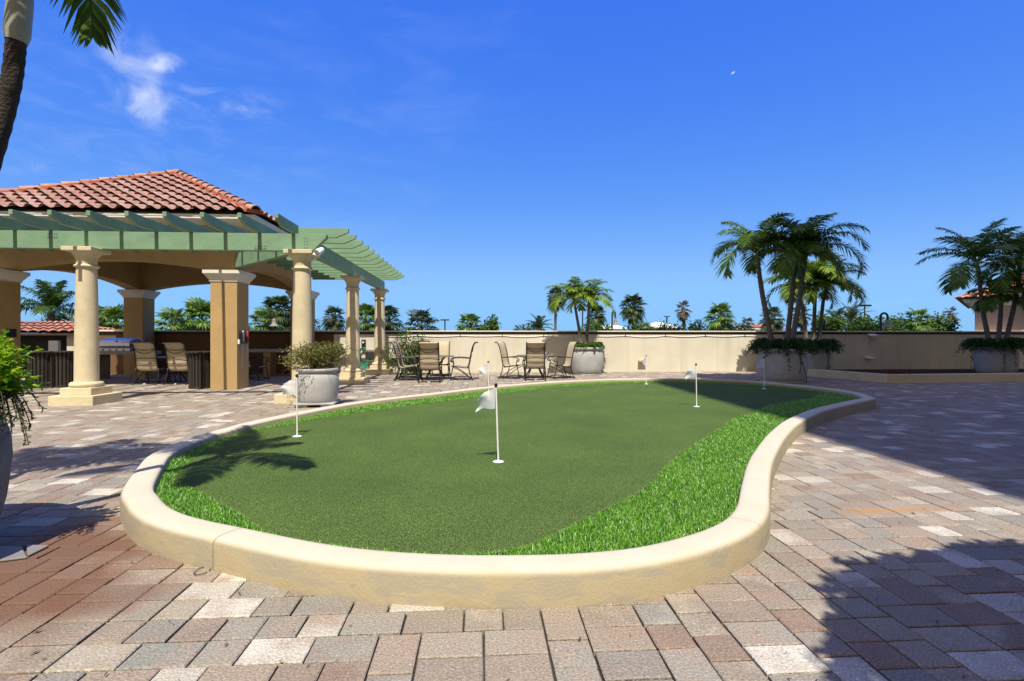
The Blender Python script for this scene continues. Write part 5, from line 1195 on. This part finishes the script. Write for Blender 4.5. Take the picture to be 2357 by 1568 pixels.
# ================================================================== LIGHT, SKY, CAMERA
sd = bpy.data.lights.new('sun', 'SUN'); sd.energy = 5.0; sd.angle = R(0.53); sd.color = (1.0, 0.93, 0.79)
so = bpy.data.objects.new('sun', sd); COL.objects.link(so); so.rotation_euler = (R(90 - EL), 0, -R(PHI))
w = bpy.data.worlds.new('World'); SC.world = w; w.use_nodes = True; nt = w.node_tree
bgn = nt.nodes['Background']; sky = N(nt, 'ShaderNodeTexSky', sky_type='NISHITA'); sky.sun_disc = False; sky.sun_elevation = R(EL); sky.sun_rotation = R(180 + PHI)
sky.altitude = 0; sky.air_density = 1.0; sky.dust_density = 0.35; sky.ozone_density = 2.5
hs = N(nt, 'ShaderNodeHueSaturation'); hs.inputs['Saturation'].default_value = 1.25; hs.inputs['Value'].default_value = 1.0
nt.links.new(sky.outputs[0], hs.inputs['Color'])
tc = N(nt, 'ShaderNodeTexCoord')
def sdir(px, py):
    v = Vector((*W((px - CX) / FOC, 1.0), (HY - py) / FOC)); return v.normalized()
def cloud_mask(px, py, s1, s2, ang):
    """Soft elongated patch of sky around a direction."""
    c = sdir(px, py); rt = c.cross(Vector((0, 0, 1))).normalized(); up = rt.cross(c)
    a = rt * math.cos(ang) + up * math.sin(ang); b_ = -rt * math.sin(ang) + up * math.cos(ang)
    outs = []
    for v, s in ((a, s1), (b_, s2)):
        d = N(nt, 'ShaderNodeVectorMath', operation='DOT_PRODUCT'); d.inputs[1].default_value = v; nt.links.new(tc.outputs['Generated'], d.inputs[0])
        q = N(nt, 'ShaderNodeMath', operation='DIVIDE'); q.inputs[1].default_value = s; nt.links.new(d.outputs['Value'], q.inputs[0])
        p = N(nt, 'ShaderNodeMath', operation='MULTIPLY'); nt.links.new(q.outputs[0], p.inputs[0]); nt.links.new(q.outputs[0], p.inputs[1]); outs.append(p)
    ad = N(nt, 'ShaderNodeMath', operation='ADD'); nt.links.new(outs[0].outputs[0], ad.inputs[0]); nt.links.new(outs[1].outputs[0], ad.inputs[1])
    fw = N(nt, 'ShaderNodeVectorMath', operation='DOT_PRODUCT'); fw.inputs[1].default_value = c; nt.links.new(tc.outputs['Generated'], fw.inputs[0])
    gt = N(nt, 'ShaderNodeMath', operation='GREATER_THAN'); gt.inputs[1].default_value = 0.2; nt.links.new(fw.outputs['Value'], gt.inputs[0])
    mr = N(nt, 'ShaderNodeMapRange', interpolation_type='SMOOTHSTEP'); mr.inputs['From Min'].default_value = 1.0; mr.inputs['From Max'].default_value = 0.0; nt.links.new(ad.outputs[0], mr.inputs['Value'])
    ml = N(nt, 'ShaderNodeMath', operation='MULTIPLY'); nt.links.new(mr.outputs[0], ml.inputs[0]); nt.links.new(gt.outputs[0], ml.inputs[1])
    return ml.outputs[0]
def cnoise(scale, stretch, lo, hi, detail=9, rough=.6, rot=(0, 0, 0)):
    mp = N(nt, 'ShaderNodeMapping'); mp.inputs['Scale'].default_value = stretch; mp.inputs['Rotation'].default_value = rot; nt.links.new(tc.outputs['Generated'], mp.inputs['Vector'])
    n = N(nt, 'ShaderNodeTexNoise'); n.inputs['Scale'].default_value = scale; n.inputs['Detail'].default_value = detail; n.inputs['Roughness'].default_value = rough; n.inputs['Distortion'].default_value = .6; nt.links.new(mp.outputs[0], n.inputs['Vector'])
    mr = N(nt, 'ShaderNodeMapRange', interpolation_type='SMOOTHSTEP'); mr.inputs['From Min'].default_value = lo; mr.inputs['From Max'].default_value = hi; nt.links.new(n.outputs['Fac'], mr.inputs['Value']); return mr.outputs[0]
def mul(a, b_, k=1.0):
    m = N(nt, 'ShaderNodeMath', operation='MULTIPLY'); nt.links.new(a, m.inputs[0]); nt.links.new(b_, m.inputs[1])
    q = N(nt, 'ShaderNodeMath', operation='MULTIPLY'); nt.links.new(m.outputs[0], q.inputs[0]); q.inputs[1].default_value = k; return q.outputs[0]
puff = cnoise(15, (1, 1, 1.2), .36, .74); wisp = cnoise(5, (1.2, 1, 4.5), .42, .8, rot=(0, .35, 0)); fine = cnoise(16, (1, 1, 3), .42, .75, rot=(0, .5, 0))
terms = [mul(cloud_mask(305, 150, .085, .050, R(-70)), puff, .40), mul(cloud_mask(345, 255, .055, .036, R(-40)), puff, .36), mul(cloud_mask(385, 145, .03, .016, R(20)), puff, .55), mul(cloud_mask(110, 395, .035, .012, R(-20)), puff, .3), mul(cloud_mask(230, 300, .36, .18, R(10)), fine, .07), mul(cloud_mask(800, 150, .5, .35, R(70)), wisp, .06),
         mul(cloud_mask(480, 235, .13, .03, R(8)), fine, .16), mul(cloud_mask(2040, 697, .05, .007, R(4)), puff, .28)]
tot = terms[0]
for t_ in terms[1:]:
    a = N(nt, 'ShaderNodeMath', operation='ADD'); a.use_clamp = True; nt.links.new(tot, a.inputs[0]); nt.links.new(t_, a.inputs[1]); tot = a.outputs[0]
mxs = N(nt, 'ShaderNodeMix', data_type='RGBA'); mxs.inputs['B'].default_value = (7.5, 8.2, 9.3, 1)
sx_ = N(nt, 'ShaderNodeSeparateColor'); nt.links.new(hs.outputs[0], sx_.inputs[0]); cx__ = N(nt, 'ShaderNodeCombineColor')
for k, (g_, a_) in enumerate(((.93, .93), (.76, 1.40), (.18, 6.1))):      # the photograph's deep polarised blue
    p_ = N(nt, 'ShaderNodeMath', operation='POWER'); p_.inputs[1].default_value = g_; q_ = N(nt, 'ShaderNodeMath', operation='MULTIPLY'); q_.inputs[1].default_value = a_
    nt.links.new(sx_.outputs[k], p_.inputs[0]); u_ = N(nt, 'ShaderNodeMath', operation='SMOOTH_MIN'); u_.inputs[1].default_value = (2.35, 5.0, 9.0)[k]; u_.inputs[2].default_value = (1.2, 1.6, .5)[k]
    nt.links.new(p_.outputs[0], q_.inputs[0]); nt.links.new(q_.outputs[0], u_.inputs[0]); nt.links.new(u_.outputs[0], cx__.inputs[k])
nt.links.new(tot, mxs.inputs['Factor']); nt.links.new(cx__.outputs[0], mxs.inputs['A'])
# unseen warm haze added behind the viewer to warm and fill the shade
hz_ = N(nt, 'ShaderNodeVectorMath', operation='DOT_PRODUCT'); hz_.inputs[1].default_value = (0, -0.93, 0.36); nt.links.new(tc.outputs['Generated'], hz_.inputs[0])
hr_ = N(nt, 'ShaderNodeMapRange', interpolation_type='SMOOTHSTEP'); hr_.inputs['From Min'].default_value = -0.12; hr_.inputs['From Max'].default_value = 0.55; hr_.inputs['To Max'].default_value = 0.85; nt.links.new(hz_.outputs['Value'], hr_.inputs['Value'])
hm_ = N(nt, 'ShaderNodeMix', data_type='RGBA'); hm_.inputs['B'].default_value = (4.9, 3.8, 2.6, 1); nt.links.new(hr_.outputs[0], hm_.inputs['Factor']); nt.links.new(mxs.outputs['Result'], hm_.inputs['A']); mxs = hm_
# faint day moon
mk = mul(cloud_mask(1687, 168, .0046, .0026, R(20)), cloud_mask(1687, 168, .0046, .0026, R(20)), .75)
mm = N(nt, 'ShaderNodeMix', data_type='RGBA'); mm.inputs['B'].default_value = (6, 6.5, 7.5, 1); nt.links.new(mk, mm.inputs['Factor']); nt.links.new(mxs.outputs['Result'], mm.inputs['A'])
nt.links.new(mm.outputs['Result'], bgn.inputs['Color']); bgn.inputs['Strength'].default_value = 0.095

cam = bpy.data.cameras.new('camera'); co = bpy.data.objects.new('camera', cam); COL.objects.link(co)
co.location = (0, 0, EYE); co.rotation_euler = (R(90), 0, -YAW); cam.sensor_width = 36; cam.lens = 18; cam.shift_y = -0.0017; cam.clip_end = 6000; cam.clip_start = 0.05
SC.camera = co
SC.view_settings.view_transform = 'Standard'; SC.view_settings.look = 'None'; SC.view_settings.exposure = 0.30; SC.view_settings.gamma = 1
SC.cycles.use_denoising = True; SC.cycles.max_bounces = 6; SC.cycles.transparent_max_bounces = 8
